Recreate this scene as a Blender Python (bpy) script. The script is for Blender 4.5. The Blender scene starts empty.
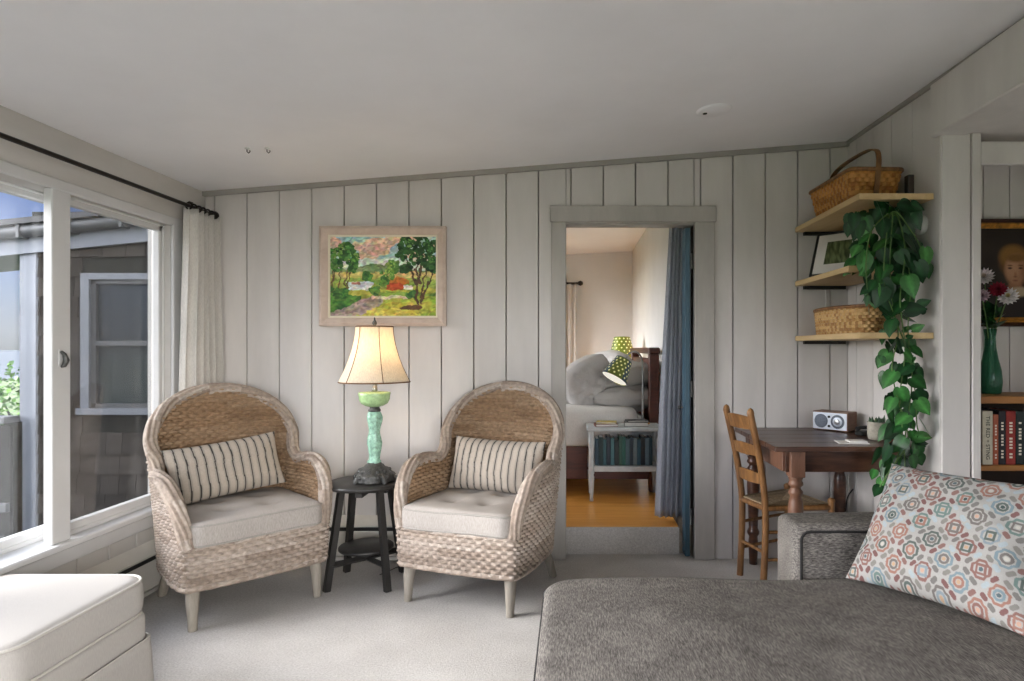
import bpy, math, random
import numpy as np
from mathutils import Vector, Matrix
random.seed(7)
RNG = np.random.default_rng(11)
SC = bpy.context.scene
COL = SC.collection
PI = math.pi
F, CX, CY, EYE = 640.0, 571.0, 349.0, 1.31      # focal length in pixels, vanishing point, eye height


# ------------------------------------------------------------------ colours and materials
def lin(c):
    if isinstance(c, str):
        c = [int(c[i:i + 2], 16) / 255 for i in (0, 2, 4)]
    return tuple((x / 12.92 if x <= .04045 else ((x + .055) / 1.055) ** 2.4) for x in c[:3])


def L4(c):
    return lin(c) + (1.0,)


class NT:
    def __init__(s, name):
        s.m = bpy.data.materials.new(name)
        s.m.use_nodes = True
        s.t = s.m.node_tree
        s.t.nodes.clear()
        s.out = s.n('ShaderNodeOutputMaterial')
        s.b = s.n('ShaderNodeBsdfPrincipled')
        s.l(s.b.outputs[0], s.out.inputs[0])

    def n(s, typ, **kw):
        nd = s.t.nodes.new(typ)
        for k, v in kw.items():
            setattr(nd, k, v)
        return nd

    def l(s, a, b):
        s.t.links.new(a, b)

    def coords(s, scale=(1, 1, 1), rot=(0, 0, 0), src='Object'):
        tc = s.n('ShaderNodeTexCoord')
        mp = s.n('ShaderNodeMapping')
        mp.inputs['Scale'].default_value = scale
        mp.inputs['Rotation'].default_value = rot
        s.l(tc.outputs[src], mp.inputs[0])
        return mp.outputs[0]

    def noise(s, vec, scale, detail=4, rough=.55, dist=0):
        nd = s.n('ShaderNodeTexNoise')
        nd.inputs['Scale'].default_value = scale
        nd.inputs['Detail'].default_value = detail
        nd.inputs['Roughness'].default_value = rough
        nd.inputs['Distortion'].default_value = dist
        s.l(vec, nd.inputs['Vector'])
        return nd.outputs['Fac']

    def ramp(s, fac, stops):
        nd = s.n('ShaderNodeValToRGB')
        e = nd.color_ramp.elements
        while len(e) < len(stops):
            e.new(.5)
        for i, (p, c) in enumerate(stops):
            e[i].position = p
            e[i].color = L4(c)
        s.l(fac, nd.inputs[0])
        return nd.outputs[0]

    def bump(s, h, strength=.3, dist=.01):
        nd = s.n('ShaderNodeBump')
        nd.inputs['Strength'].default_value = strength
        nd.inputs['Distance'].default_value = dist
        s.l(h, nd.inputs['Height'])
        s.l(nd.outputs[0], s.b.inputs['Normal'])

    def set(s, rough=.6, metal=0, spec=.4):
        s.b.inputs['Roughness'].default_value = rough
        s.b.inputs['Metallic'].default_value = metal
        s.b.inputs['Specular IOR Level'].default_value = spec
        return s


def shade(c, k):
    if isinstance(c, str):
        c = [int(c[i:i + 2], 16) / 255 for i in (0, 2, 4)]
    return tuple(max(0, min(1, x * k)) for x in c)


def plain(name, c, rough=.6, metal=0, spec=.4, var=.08, scale=(6, 6, 6), nscale=1.0, bump=0, bscale=60, bdist=.004):
    s = NT(name).set(rough, metal, spec)
    f = s.noise(s.coords(scale), nscale, 5, .6)
    s.l(s.ramp(f, [(.3, shade(c, 1 - var)), (.7, shade(c, 1 + var))]), s.b.inputs['Base Color'])
    if bump:
        s.bump(s.noise(s.coords((1, 1, 1)), bscale, 3), bump, bdist)
    return s.m


def wood(name, c1, c2, scale, rough=.5, bump=.15, spec=.4, c3=None):
    s = NT(name).set(rough, 0, spec)
    f = s.noise(s.coords(scale), 1.0, 6, .65, .6)
    st = [(.3, c1), (.68, c2)]
    if c3:
        st = [(.22, c3), (.42, c1), (.7, c2)]
    s.l(s.ramp(f, st), s.b.inputs['Base Color'])
    if bump:
        s.bump(f, bump, .004)
    return s.m


def vcol(name, rough=.7, spec=.3, var=.12, nscale=120, bump=0, bscale=200, bdist=.002, trans=0):
    s = NT(name).set(rough, 0, spec)
    a = s.n('ShaderNodeVertexColor', layer_name='Col')
    f = s.noise(s.coords(), nscale, 3)
    mr = s.n('ShaderNodeMapRange')
    mr.inputs[1].default_value, mr.inputs[2].default_value = .3, .7
    mr.inputs[3].default_value, mr.inputs[4].default_value = 1 - var, 1 + var
    s.l(f, mr.inputs[0])
    mx = s.n('ShaderNodeMix', data_type='RGBA', blend_type='MULTIPLY')
    mx.inputs[0].default_value = 1
    s.l(a.outputs[0], mx.inputs[6])
    s.l(mr.outputs[0], mx.inputs[7])
    s.l(mx.outputs[2], s.b.inputs['Base Color'])
    if bump:
        s.bump(s.noise(s.coords(), bscale, 2), bump, bdist)
    if trans:
        tr = s.n('ShaderNodeBsdfTranslucent')
        s.l(mx.outputs[2], tr.inputs[0])
        ms = s.n('ShaderNodeMixShader')
        ms.inputs[0].default_value = trans
        s.l(s.b.outputs[0], ms.inputs[1])
        s.l(tr.outputs[0], ms.inputs[2])
        s.l(ms.outputs[0], s.out.inputs[0])
    return s.m


def glass(name, tint='FFFFFF', refl=.06, rough=.0):
    s = NT(name)
    t = s.n('ShaderNodeBsdfTransparent')
    t.inputs[0].default_value = L4(tint)
    g = s.n('ShaderNodeBsdfGlossy')
    g.inputs['Roughness'].default_value = rough
    ms = s.n('ShaderNodeMixShader')
    ms.inputs[0].default_value = refl
    s.l(t.outputs[0], ms.inputs[1])
    s.l(g.outputs[0], ms.inputs[2])
    s.l(ms.outputs[0], s.out.inputs[0])
    return s.m


def screen_mat():
    s = NT('insect_screen').set(.9, 0, .1)
    s.b.inputs['Base Color'].default_value = L4('4A4C4E')
    t = s.n('ShaderNodeBsdfTransparent')
    ms = s.n('ShaderNodeMixShader')
    ms.inputs[0].default_value = .28
    s.l(t.outputs[0], ms.inputs[1])
    s.l(s.b.outputs[0], ms.inputs[2])
    s.l(ms.outputs[0], s.out.inputs[0])
    return s.m


def vase_mat():
    s = NT('green_vase_glass').set(.08, 0, .6)
    s.b.inputs['Base Color'].default_value = L4('3F7F62')
    t = s.n('ShaderNodeBsdfTransparent')
    t.inputs[0].default_value = L4('8CC4A6')
    ms = s.n('ShaderNodeMixShader')
    ms.inputs[0].default_value = .5
    s.l(t.outputs[0], ms.inputs[1])
    s.l(s.b.outputs[0], ms.inputs[2])
    s.l(ms.outputs[0], s.out.inputs[0])
    return s.m


def emit(name, c, strength):
    s = NT(name)
    e = s.n('ShaderNodeEmission')
    e.inputs[0].default_value = L4(c)
    e.inputs[1].default_value = strength
    s.l(e.outputs[0], s.out.inputs[0])
    return s.m


def tweed(name, dark, mid, light, sc, rot=(0, 0, 0)):
    s = NT(name).set(.95, 0, .1)
    f = s.noise(s.coords(sc, rot), 1.0, 3, .7)
    g = s.noise(s.coords((9, 9, 9)), 1.0, 3)
    ad = s.n('ShaderNodeMath', operation='MULTIPLY_ADD')
    ad.inputs[1].default_value = .25
    s.l(g, ad.inputs[0])
    s.l(f, ad.inputs[2])
    s.l(s.ramp(ad.outputs[0], [(.47, dark), (.62, mid), (.8, light)]), s.b.inputs['Base Color'])
    s.bump(f, .35, .003)
    return s.m


def linen(name, c, var=.07, bump=.25):
    s = NT(name).set(.95, 0, .1)
    f = s.noise(s.coords((380, 380, 60)), 1.0, 2)
    g = s.noise(s.coords((3, 3, 3)), 1.0, 3)
    ad = s.n('ShaderNodeMath', operation='MULTIPLY_ADD')
    ad.inputs[1].default_value = .5
    s.l(g, ad.inputs[0])
    s.l(f, ad.inputs[2])
    s.l(s.ramp(ad.outputs[0], [(.55, shade(c, 1 - var)), (.95, shade(c, 1 + var))]), s.b.inputs['Base Color'])
    s.bump(f, bump, .0015)
    return s.m


def translucent_shade(name, c, mix=.6):
    s = NT(name).set(.9, 0, .1)
    f = s.noise(s.coords((200, 200, 20)), 1.0, 2)
    col = s.ramp(f, [(.3, shade(c, .94)), (.7, shade(c, 1.03))])
    s.l(col, s.b.inputs['Base Color'])
    tr = s.n('ShaderNodeBsdfTranslucent')
    s.l(col, tr.inputs[0])
    ms = s.n('ShaderNodeMixShader')
    ms.inputs[0].default_value = mix
    s.l(s.b.outputs[0], ms.inputs[1])
    s.l(tr.outputs[0], ms.inputs[2])
    s.l(ms.outputs[0], s.out.inputs[0])
    return s.m


M = {}
M['wall'] = plain('painted_boards', 'CCC8C4', .75, var=.035, scale=(5, 5, 1.2), bump=.12, bscale=30, bdist=.003, spec=.25)
M['wallL'] = plain('painted_trim_boards', 'C6C3BE', .7, var=.03, scale=(6, 2, 6), bump=.1, bscale=25, bdist=.003, spec=.25)
M['trim'] = plain('grey_painted_trim', 'A9A59F', .6, var=.05, scale=(9, 9, 2), bump=.1, bscale=25, bdist=.003)
M['cove'] = plain('grey_ceiling_moulding', '9C9993', .7, var=.04)
M['white'] = plain('white_painted_window', 'CBCBCA', .45, var=.02, scale=(4, 4, 4))
M['ceil'] = plain('matte_ceiling_paint', 'EBEBED', .9, var=.02, scale=(1.2, 1.2, 1.2), spec=.1)
M['plaster'] = plain('bedroom_plaster', 'DEDDDA', .9, var=.03, scale=(1.5, 1.5, 1.5), spec=.1)
M['heater'] = plain('heater_enamel', 'D3D0C8', .4, var=.03)
M['black'] = plain('black_paint', '1A1A19', .5, var=.15)
M['blackwood'] = wood('black_stained_wood', '1D1C1B', '33312F', (14, 14, 3), .42, .1)
M['iron'] = plain('dark_cast_iron', '4C4C4A', .45, .55, .5, var=.3, scale=(60, 60, 60), bump=.6, bscale=90, bdist=.006)
M['bronze'] = plain('dark_bronze_rod', '2B2521', .4, .7, .5, var=.2)
M['steel'] = plain('brushed_steel', 'A9ABAC', .3, .9, .5, var=.06)
M['linen'] = linen('greige_cushion_cotton', 'A19B95')
M['piping'] = linen('grey_piping', '97938D')
M['curtain'] = linen('cream_curtain_linen', 'CDC9C2', .05)
M['gcurtain'] = linen('slate_grey_curtain', 'A2A6AE', .08)
M['cream'] = linen('cream_ottoman_cloth', 'AEAAA5', .03, .12)
M['creampipe'] = linen('cream_piping', 'C0BCB5', .03)
M['sofa'] = tweed('charcoal_tweed', '454240', '625E5A', '807B76', (330, 42, 120), (0, 0, .3))
M['sofaarm'] = tweed('charcoal_tweed_arm', '3E3B39', '625E5A', '85807A', (60, 240, 240))
M['dpipe'] = plain('dark_piping', '1B1A1A', .9, var=.1)
M['leg'] = wood('weathered_grey_wood', '7F786E', '9E978C', (40, 40, 6), .7)
M['pine'] = wood('pale_pine_shelf', 'B79A6C', 'CDB385', (12, 2, 30), .5)
M['desk'] = wood('dark_walnut_desk', '3B241A', '5E3D2B', (3, 26, 26), .28, .08, .5, '26170F')
M['deskleg'] = wood('red_brown_turned_wood', '583B2B', '785542', (22, 22, 5), .45, .1)
M['chairwood'] = wood('honey_oak_chair', '6C4A2A', '946A3E', (30, 30, 5), .45, .1, .4, '452D19')
M['radio'] = wood('walnut_radio_case', '6B4E3C', '826352', (10, 10, 50), .45, .05)
M['silver'] = plain('silver_radio_panel', 'CBD3DE', .4, .2, .5, var=.02)
M['grille'] = plain('grey_speaker_grille', '6E7682', .7, .2, var=.15, scale=(300, 300, 300))
M['cement'] = plain('cement_pot', '9A9488', .85, var=.12, scale=(40, 40, 40), bump=.3)
M['terra'] = plain('terracotta', '7A3E2A', .8, var=.1)
M['succ'] = plain('succulent_green', '39513A', .5, var=.25, scale=(50, 50, 50))
M['paper'] = plain('white_paper', 'D9D7D2', .8, var=.03)
M['ink'] = plain('printed_ink', '2A2A2C', .8, var=.1)
M['frame'] = wood('pickled_wood_frame', 'B9A597', 'CDBCAE', (10, 10, 10), .6)
M['liner'] = plain('cream_liner', 'E2DAC6', .7, var=.03)
M['gold'] = plain('gilded_frame', 'B57F36', .4, .25, .5, var=.3, scale=(40, 40, 40), bump=.3, bscale=60)
M['golddark'] = plain('dark_frame_bole', '3A2013', .5, .2, var=.2)
M['art'] = vcol('oil_paint', .55, .3, .08, 150, .3, 220, .002)
M['print'] = vcol('printed_picture', .6, .2, .05)
M['wicker'] = vcol('kubu_wicker', .75, .25, .22, 45, .2, 240, .001)
M['basket'] = vcol('basket_splint', .5, .4, .15, 70)
M['leaf'] = vcol('pothos_leaf', .38, .45, .16, 60, 0, 0, 0, .18)
M['stem'] = plain('green_stem', '4D6B33', .5, var=.2)
M['pattern'] = vcol('printed_pillow_cotton', .9, .15, .06, 300, .2, 500, .001)
M['stripe'] = vcol('striped_pillow_linen', .95, .1, .07, 160, .2, 400, .0012)
M['shade'] = translucent_shade('ivory_lampshade', 'F3EADA', .5)
M['shadetrim'] = plain('brown_shade_trim', '6B4A2B', .8)
M['jade'] = plain('jadeite_glass', '8BB29D', .25, 0, .6, var=.22, scale=(55, 55, 55), bump=.5, bscale=70, bdist=.006)
M['lime'] = plain('pale_green_glass', 'A0BF8A', .25, 0, .6, var=.1, scale=(50, 50, 50), bump=.3, bscale=70)
M['pane'] = glass('window_glass', 'FFFFFF', .05)
M['screen'] = screen_mat()
M['darkpane'] = plain('dark_window_glass', '2A3036', .08, 0, .6, var=.08, scale=(1, 1, 1))
M['vase'] = vase_mat()
M['shingle'] = vcol('weathered_shingle', .95, .03, .18, 30, .4, 60, .004)
M['exttrim'] = plain('grey_white_exterior_paint', '656A72', .6, var=.04)
M['gutter'] = plain('grey_gutter', '4C4E50', .5, .3, var=.08)
M['roof'] = plain('dark_roofing', '3C3D3F', .9, var=.15)
M['deckrail'] = plain('weathered_deck_boards', '242523', .9, spec=.03, var=.2, scale=(20, 20, 4))
M['bush'] = vcol('shrub_leaves', .6, .3, .2, 40)
M['sea'] = plain('sea_water', '686E74', 1, 0, 0, var=.05, scale=(.02, .02, .02))
M['earth'] = plain('dune_ground', '5C6B46', .95, var=.25, scale=(1, 1, 1))
M['orange'] = wood('honey_pine_floor', 'C4802F', 'E2A654', (1.6, 22, 22), .32, .05, .5)
M['bedwood'] = wood('mahogany_bed', '3E1F16', '5E3022', (4, 20, 20), .4, .08)
M['sheet'] = linen('pale_grey_bedding', 'CFCDC9', .05)
M['pill1'] = linen('light_grey_pillowcase', 'C6C4C1', .05)
M['pill2'] = linen('mid_grey_pillowcase', 'BCBAB8', .05)
M['stand'] = plain('grey_painted_nightstand', 'B4B9BA', .5, var=.07, scale=(14, 14, 14))
M['nickel'] = plain('nickel_lamp_arm', '8F9192', .3, .85, .5, var=.06)
M['lampin'] = translucent_shade('white_lamp_lining', 'FFF6E0', .4)
M['blue'] = plain('blue_painted_door', '375565', .5, var=.08, scale=(10, 10, 2))
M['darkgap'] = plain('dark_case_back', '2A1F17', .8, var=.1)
M['casewood'] = wood('orange_brown_bookcase', '8A5A2B', 'A9763E', (3, 20, 20), .5)
M['brown'] = plain('clear_plastic', '55504A', .4, var=.1)
M['white2'] = plain('white_plastic', 'D7D7D4', .4, var=.02)


def carpet():
    s = NT('grey_loop_carpet').set(1, 0, .05)
    f = s.noise(s.coords((1, 1, 1)), 110, 4, .8)
    g = s.noise(s.coords((1, 1, 1)), 2.2, 4, .6)
    ad = s.n('ShaderNodeMath', operation='MULTIPLY_ADD')
    ad.inputs[1].default_value = .45
    s.l(g, ad.inputs[0])
    s.l(f, ad.inputs[2])
    s.l(s.ramp(ad.outputs[0], [(.48, 'A29E99'), (.95, 'D2CFCB')]), s.b.inputs['Base Color'])
    s.bump(f, .6, .006)
    return s.m


M['carpet'] = carpet()


# ------------------------------------------------------------------ mesh helpers
class MB:
    def __init__(s):
        s.v, s.f, s.sm, s.mi, s.c = [], [], [], [], []
        s.col = (1, 1, 1)

    def add(s, vs, fs, smooth=False, mi=0, cols=None):
        o = len(s.v)
        vs = [tuple(map(float, v)) for v in vs]
        s.v += vs
        s.f += [tuple(i + o for i in f) for f in fs]
        s.sm += [smooth] * len(fs)
        s.mi += [mi] * len(fs)
        s.c += list(cols) if cols is not None else [s.col] * len(vs)
        return s

    def box(s, x0, x1, y0, y1, z0, z1, mi=0, b=0.0, xf=None):
        """box with chamfered edges"""
        if b <= 0:
            vs = [(x, y, z) for x in (x0, x1) for y in (y0, y1) for z in (z0, z1)]
            fs = [(0, 1, 3, 2), (4, 6, 7, 5), (0, 4, 5, 1), (2, 3, 7, 6), (0, 2, 6, 4), (1, 5, 7, 3)]
        else:
            b = min(b, (x1 - x0) * .45, (y1 - y0) * .45, (z1 - z0) * .45)
            vs, idx = [], {}
            X, Y, Z = (x0, x1), (y0, y1), (z0, z1)
            for i in (0, 1):
                for j in (0, 1):
                    for k in (0, 1):
                        sx, sy, sz = (b if i == 0 else -b), (b if j == 0 else -b), (b if k == 0 else -b)
                        for a, p in (('x', (X[i], Y[j] + sy, Z[k] + sz)), ('y', (X[i] + sx, Y[j], Z[k] + sz)), ('z', (X[i] + sx, Y[j] + sy, Z[k]))):
                            idx[(i, j, k, a)] = len(vs)
                            vs.append(p)
            fs = []
            q = [(0, 0), (1, 0), (1, 1), (0, 1)]
            for i in (0, 1):
                fs.append([idx[(i, a, c, 'x')] for a, c in (q if i else q[::-1])])
                fs.append([idx[(a, i, c, 'y')] for a, c in (q[::-1] if i else q)])
                fs.append([idx[(a, c, i, 'z')] for a, c in (q if i else q[::-1])])
            for i in (0, 1):
                for j in (0, 1):
                    e = [idx[(i, j, 0, 'x')], idx[(i, j, 0, 'y')], idx[(i, j, 1, 'y')], idx[(i, j, 1, 'x')]]
                    fs.append(e if i == j else e[::-1])
                    e = [idx[(i, 0, j, 'x')], idx[(i, 0, j, 'z')], idx[(i, 1, j, 'z')], idx[(i, 1, j, 'x')]]
                    fs.append(e[::-1] if i == j else e)
                    e = [idx[(0, i, j, 'y')], idx[(0, i, j, 'z')], idx[(1, i, j, 'z')], idx[(1, i, j, 'y')]]
                    fs.append(e if i == j else e[::-1])
                    for k in (0, 1):
                        t = [idx[(i, j, k, a)] for a in 'xyz']
                        fs.append(t if (i + j + k) % 2 else t[::-1])
        if xf:
            vs = [tuple(xf @ Vector(v)) for v in vs]
        return s.add(vs, fs, False, mi)

    def tube(s, pts, r, n=10, cap=True, mi=0, closed=False, smooth=True, sx=1, sy=1):
        P = [Vector(p) for p in pts]
        m = len(P)
        R = [r] * m if isinstance(r, (int, float)) else list(r)
        vs = []
        nrm = None
        for i in range(m):
            if closed:
                t = (P[(i + 1) % m] - P[i - 1]).normalized()
            else:
                t = (P[min(i + 1, m - 1)] - P[max(i - 1, 0)]).normalized()
            if nrm is None:
                a = Vector((0, 0, 1)) if abs(t.z) < .9 else Vector((0, 1, 0))
                nrm = (a - t * a.dot(t)).normalized()
            else:
                nrm = (nrm - t * nrm.dot(t)).normalized()
            bn = t.cross(nrm)
            for k in range(n):
                a = 2 * PI * k / n
                vs.append(P[i] + (nrm * math.cos(a) * sx + bn * math.sin(a) * sy) * R[i])
        fs = []
        for i in range(m if closed else m - 1):
            for k in range(n):
                a, b = i * n + k, i * n + (k + 1) % n
                c, d = ((i + 1) % m) * n + (k + 1) % n, ((i + 1) % m) * n + k
                fs.append((a, b, c, d))
        s.add(vs, fs, smooth, mi)
        if cap and not closed:
            s.add(vs[:n], [tuple(range(n))[::-1]], False, mi)
            s.add(vs[-n:], [tuple(range(n))], False, mi)
        return s

    def lathe(s, prof, n=32, c=(0, 0, 0), mi=0, smooth=True, f=None, xf=None):
        vs, fs = [], []
        for r, z in prof:
            for k in range(n):
                a = 2 * PI * k / n
                rr = r * (f(a, z) if f else 1)
                vs.append((c[0] + rr * math.cos(a), c[1] + rr * math.sin(a), c[2] + z))
        for i in range(len(prof) - 1):
            for k in range(n):
                fs.append((i * n + k, i * n + (k + 1) % n, (i + 1) * n + (k + 1) % n, (i + 1) * n + k))
        if xf:
            vs = [tuple(xf @ Vector(v)) for v in vs]
        return s.add(vs, fs, smooth, mi)

    def prism(s, poly, z0, z1, mi=0):
        """poly: list of (x, y) counter-clockwise"""
        n = len(poly)
        vs = [(x, y, z0) for x, y in poly] + [(x, y, z1) for x, y in poly]
        fs = [tuple(range(n))[::-1], tuple(range(n, 2 * n))]
        fs += [(i, (i + 1) % n, n + (i + 1) % n, n + i) for i in range(n)]
        return s.add(vs, fs, False, mi)

    def hexa(s, p, mi=0):
        """8 points: bottom 4 ccw, top 4 ccw"""
        return s.add(p, [(3, 2, 1, 0), (4, 5, 6, 7), (0, 1, 5, 4), (1, 2, 6, 5), (2, 3, 7, 6), (3, 0, 4, 7)], False, mi)

    def build(s, name, mats, parent=None, colors=False, bevel=0):
        me = bpy.data.meshes.new(name)
        me.from_pydata(s.v, [], s.f)
        me.polygons.foreach_set('use_smooth', s.sm)
        me.polygons.foreach_set('material_index', s.mi)
        if colors:
            a = me.color_attributes.new('Col', 'FLOAT_COLOR', 'POINT')
            a.data.foreach_set('color', np.array([lin(c) + (1,) for c in s.c], dtype=np.float32).ravel())
        return link(name, me, mats, parent, bevel)


def link(name, me, mats, parent=None, bevel=0):
    for m in (mats if isinstance(mats, (list, tuple)) else [mats]):
        me.materials.append(M[m] if isinstance(m, str) else m)
    me.update()
    o = bpy.data.objects.new(name, me)
    COL.objects.link(o)
    if parent:
        o.parent = parent
    if bevel:
        b = o.modifiers.new('bevel', 'BEVEL')
        b.width, b.segments, b.limit_method = bevel, 2, 'ANGLE'
    return o


def grid_obj(name, P, mats, parent=None, cols=None, smooth=True, close_u=False, flip=False, solid=0):
    """P: array (nu, nv, 3); cols: (nu, nv, 3) linear colours"""
    nu, nv = P.shape[:2]
    idx = np.arange(nu * nv).reshape(nu, nv)
    a = idx if close_u else idx[:-1]
    b = np.roll(idx, -1, 0) if close_u else idx[1:]
    q = np.stack([a[:, :-1], b[:, :-1], b[:, 1:], a[:, 1:]], -1).reshape(-1, 4)
    if flip:
        q = q[:, ::-1]
    me = bpy.data.meshes.new(name)
    me.vertices.add(nu * nv)
    me.vertices.foreach_set('co', np.ascontiguousarray(P, dtype=np.float32).ravel())
    me.loops.add(q.size)
    me.loops.foreach_set('vertex_index', np.ascontiguousarray(q).astype(np.int32).ravel())
    me.polygons.add(len(q))
    me.polygons.foreach_set('loop_start', np.arange(0, q.size, 4, dtype=np.int32))
    me.update(calc_edges=True)
    me.polygons.foreach_set('use_smooth', [smooth] * len(q))
    if cols is not None:
        at = me.color_attributes.new('Col', 'FLOAT_COLOR', 'POINT')
        c4 = np.ones((nu * nv, 4), dtype=np.float32)
        c4[:, :3] = np.asarray(cols).reshape(-1, 3)
        at.data.foreach_set('color', c4.ravel())
    o = link(name, me, mats, parent)
    if solid:
        m = o.modifiers.new('thickness', 'SOLIDIFY')
        m.thickness = solid
        m.offset = 0
    return o


def empty(name, loc=(0, 0, 0), rz=0, label=None, cat=None, group=None):
    o = bpy.data.objects.new(name, None)
    o.empty_display_size = .1
    COL.objects.link(o)
    o.location = loc
    o.rotation_euler = (0, 0, rz)
    return tag(o, label, cat, group)


def tag(o, label=None, cat=None, group=None, kind=None):
    if label: o['label'] = label
    if cat: o['category'] = cat
    if group: o['group'] = group
    if kind: o['kind'] = kind
    return o


def struct(o):
    return tag(o, kind='structure')


def dup(root, loc, rz, label, group=None):
    r = root.copy()
    COL.objects.link(r)
    r.location, r.rotation_euler = loc, (0, 0, rz)
    r['label'] = label
    if group: r['group'] = group
    for ch in list(root.children):
        c = ch.copy()
        COL.objects.link(c)
        c.parent = r
        for g in list(ch.children):
            d = g.copy()
            COL.objects.link(d)
            d.parent = c
    return r


def at(px, py, Y):
    return Vector(((px - CX) / F * Y, Y, EYE - (py - CY) / F * Y))


def catmull(pts, n):
    """smooth polyline through pts (arrays (k, d)), n samples per span"""
    P = np.asarray(pts, float)
    Q = np.vstack([2 * P[0] - P[1], P, 2 * P[-1] - P[-2]])
    out = []
    for i in range(1, len(Q) - 2):
        t = np.linspace(0, 1, n, endpoint=False)[:, None]
        p0, p1, p2, p3 = Q[i - 1], Q[i], Q[i + 1], Q[i + 2]
        out.append(.5 * (2 * p1 + (p2 - p0) * t + (2 * p0 - 5 * p1 + 4 * p2 - p3) * t ** 2 + (3 * p1 - p0 - 3 * p2 + p3) * t ** 3))
    out.append(P[-1:])
    return np.vstack(out)


def vnoise(x, y, seed=0):
    """smooth value noise on arrays"""
    r = np.random.default_rng(seed).random((64, 64))
    xi, yi = np.floor(x).astype(int), np.floor(y).astype(int)
    fx, fy = x - xi, y - yi
    fx, fy = fx * fx * (3 - 2 * fx), fy * fy * (3 - 2 * fy)
    g = lambda a, b: r[a % 64, b % 64]
    return (g(xi, yi) * (1 - fx) + g(xi + 1, yi) * fx) * (1 - fy) + (g(xi, yi + 1) * (1 - fx) + g(xi + 1, yi + 1) * fx) * fy


def rrect(w, d, rc, n=24):
    """outline of a rounded rectangle centred on the origin, ccw"""
    pts = []
    for cx, cy, a0 in ((w / 2 - rc, d / 2 - rc, 0), (-w / 2 + rc, d / 2 - rc, PI / 2), (-w / 2 + rc, -d / 2 + rc, PI), (w / 2 - rc, -d / 2 + rc, 1.5 * PI)):
        for k in range(n // 4 + 1):
            a = a0 + PI / 2 * k / (n // 4)
            pts.append((cx + rc * math.cos(a), cy + rc * math.sin(a)))
    # add points along the straight sides
    out = []
    m = len(pts)
    for i in range(m):
        p, q = pts[i], pts[(i + 1) % m]
        L = math.hypot(q[0] - p[0], q[1] - p[1])
        k = max(1, int(L / .03))
        for j in range(k):
            out.append((p[0] + (q[0] - p[0]) * j / k, p[1] + (q[1] - p[1]) * j / k))
    return np.array(out)


def slab(name, w, d, z0, z1, rc, re, mat, parent, top=None, side=None, rot=None, loc=(0, 0, 0), nring=14):
    """soft upholstered block; top(x, y) is added to the height of the upper face, side(z01) widens the sides"""
    o = rrect(w, d, rc)
    rings = []
    for k in range(6):                                    # bottom edge
        a = PI / 2 * k / 5
        rings.append((re * (1 - math.sin(a)), z0 + re * (1 - math.cos(a)), 0))
    for k in range(1, 6):
        rings.append((0, z0 + re + (z1 - z0 - 2 * re) * k / 6, 0))
    for k in range(6):
        a = PI / 2 * k / 5
        rings.append((re * (1 - math.cos(a)), z1 - re * (1 - math.sin(a)), k / 5))
    P = []
    def ins(t):
        return np.stack([o[:, 0] * (1 - 2 * t / w), o[:, 1] * (1 - 2 * t / d)], 1)
    for inset, z, ft in rings:
        q = ins(inset)
        if side:
            q = q * (1 + side((z - z0) / (z1 - z0)))
        zz = np.full(len(q), z)
        if top and ft > 0:
            zz = zz + ft * top(q[:, 0], q[:, 1])
        P.append(np.column_stack([q, zz]))
    base = ins(re)
    if side:
        base = base * (1 + side(1))
    for k in range(1, nring + 1):
        q = base * (1 - k / nring * .999)
        zz = np.full(len(q), z1)
        if top:
            zz = zz + top(q[:, 0], q[:, 1])
        P.append(np.column_stack([q, zz]))
    bot = [np.column_stack([ins(re) * s_, np.full(len(o), z0)]) for s_ in (.001,)]
    P = np.stack(bot + P, 0)                                # rings x outline
    P = P.transpose(1, 0, 2)
    if rot is not None:
        P = P @ np.array(rot.to_3x3()).T
    P = P + np.array(loc)
    return grid_obj(name, P, mat, parent, close_u=True)


def pillow_grid(w, h, t, n=60, pinch=.06, wr=.0, seed=0, soft=0):
    """two faces of a stuffed pillow in the local x (width), z (height), y (thickness, front = -y)"""
    u = np.linspace(-1, 1, n)
    U, V = np.meshgrid(u, u, indexing='ij')
    edge = (1 - np.abs(U) ** 2.6) * (1 - np.abs(V) ** 2.6)
    T = t / 2 * np.clip(edge, 0, 1) ** .55
    X = w / 2 * U * (1 - pinch * (1 - V ** 2) * np.abs(U) ** 3)
    Z = h / 2 * V * (1 - pinch * (1 - U ** 2) * np.abs(V) ** 3)
    if soft:
        X, Z = X * np.sqrt(1 - soft * V ** 2), Z * np.sqrt(1 - soft * U ** 2)
        T = t / 2 * np.clip(edge, 0, 1) ** .42
    if wr:
        T = T + wr * (vnoise(U * 3 + 9, V * 3 + 9, seed) - .5) * np.clip(edge * 3, 0, 1) + wr * .5 * (vnoise(U * 7 + 9, V * 7 + 9, seed + 1) - .5) * np.clip(edge * 3, 0, 1)
    return U, V, np.stack([X, -T, Z], -1), np.stack([X, T, Z], -1)


def pillow(name, w, h, t, mat, parent=None, colf=None, n=60, pinch=.06, wr=0, seed=0, bend=None, soft=0):
    U, V, A, B = pillow_grid(w, h, t, n, pinch, wr, seed, soft)
    # one closed sheet: front face then the back face run backwards
    P = np.concatenate([A, B[::-1]], 0)
    c = None
    if colf is not None:
        ca = colf(A[..., 0], A[..., 2], U, V)
        c = np.concatenate([ca, ca[::-1]], 0)
    if bend:
        P = bend(P)
    return grid_obj(name, P, mat, parent, cols=c, close_u=True, flip=True)


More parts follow.
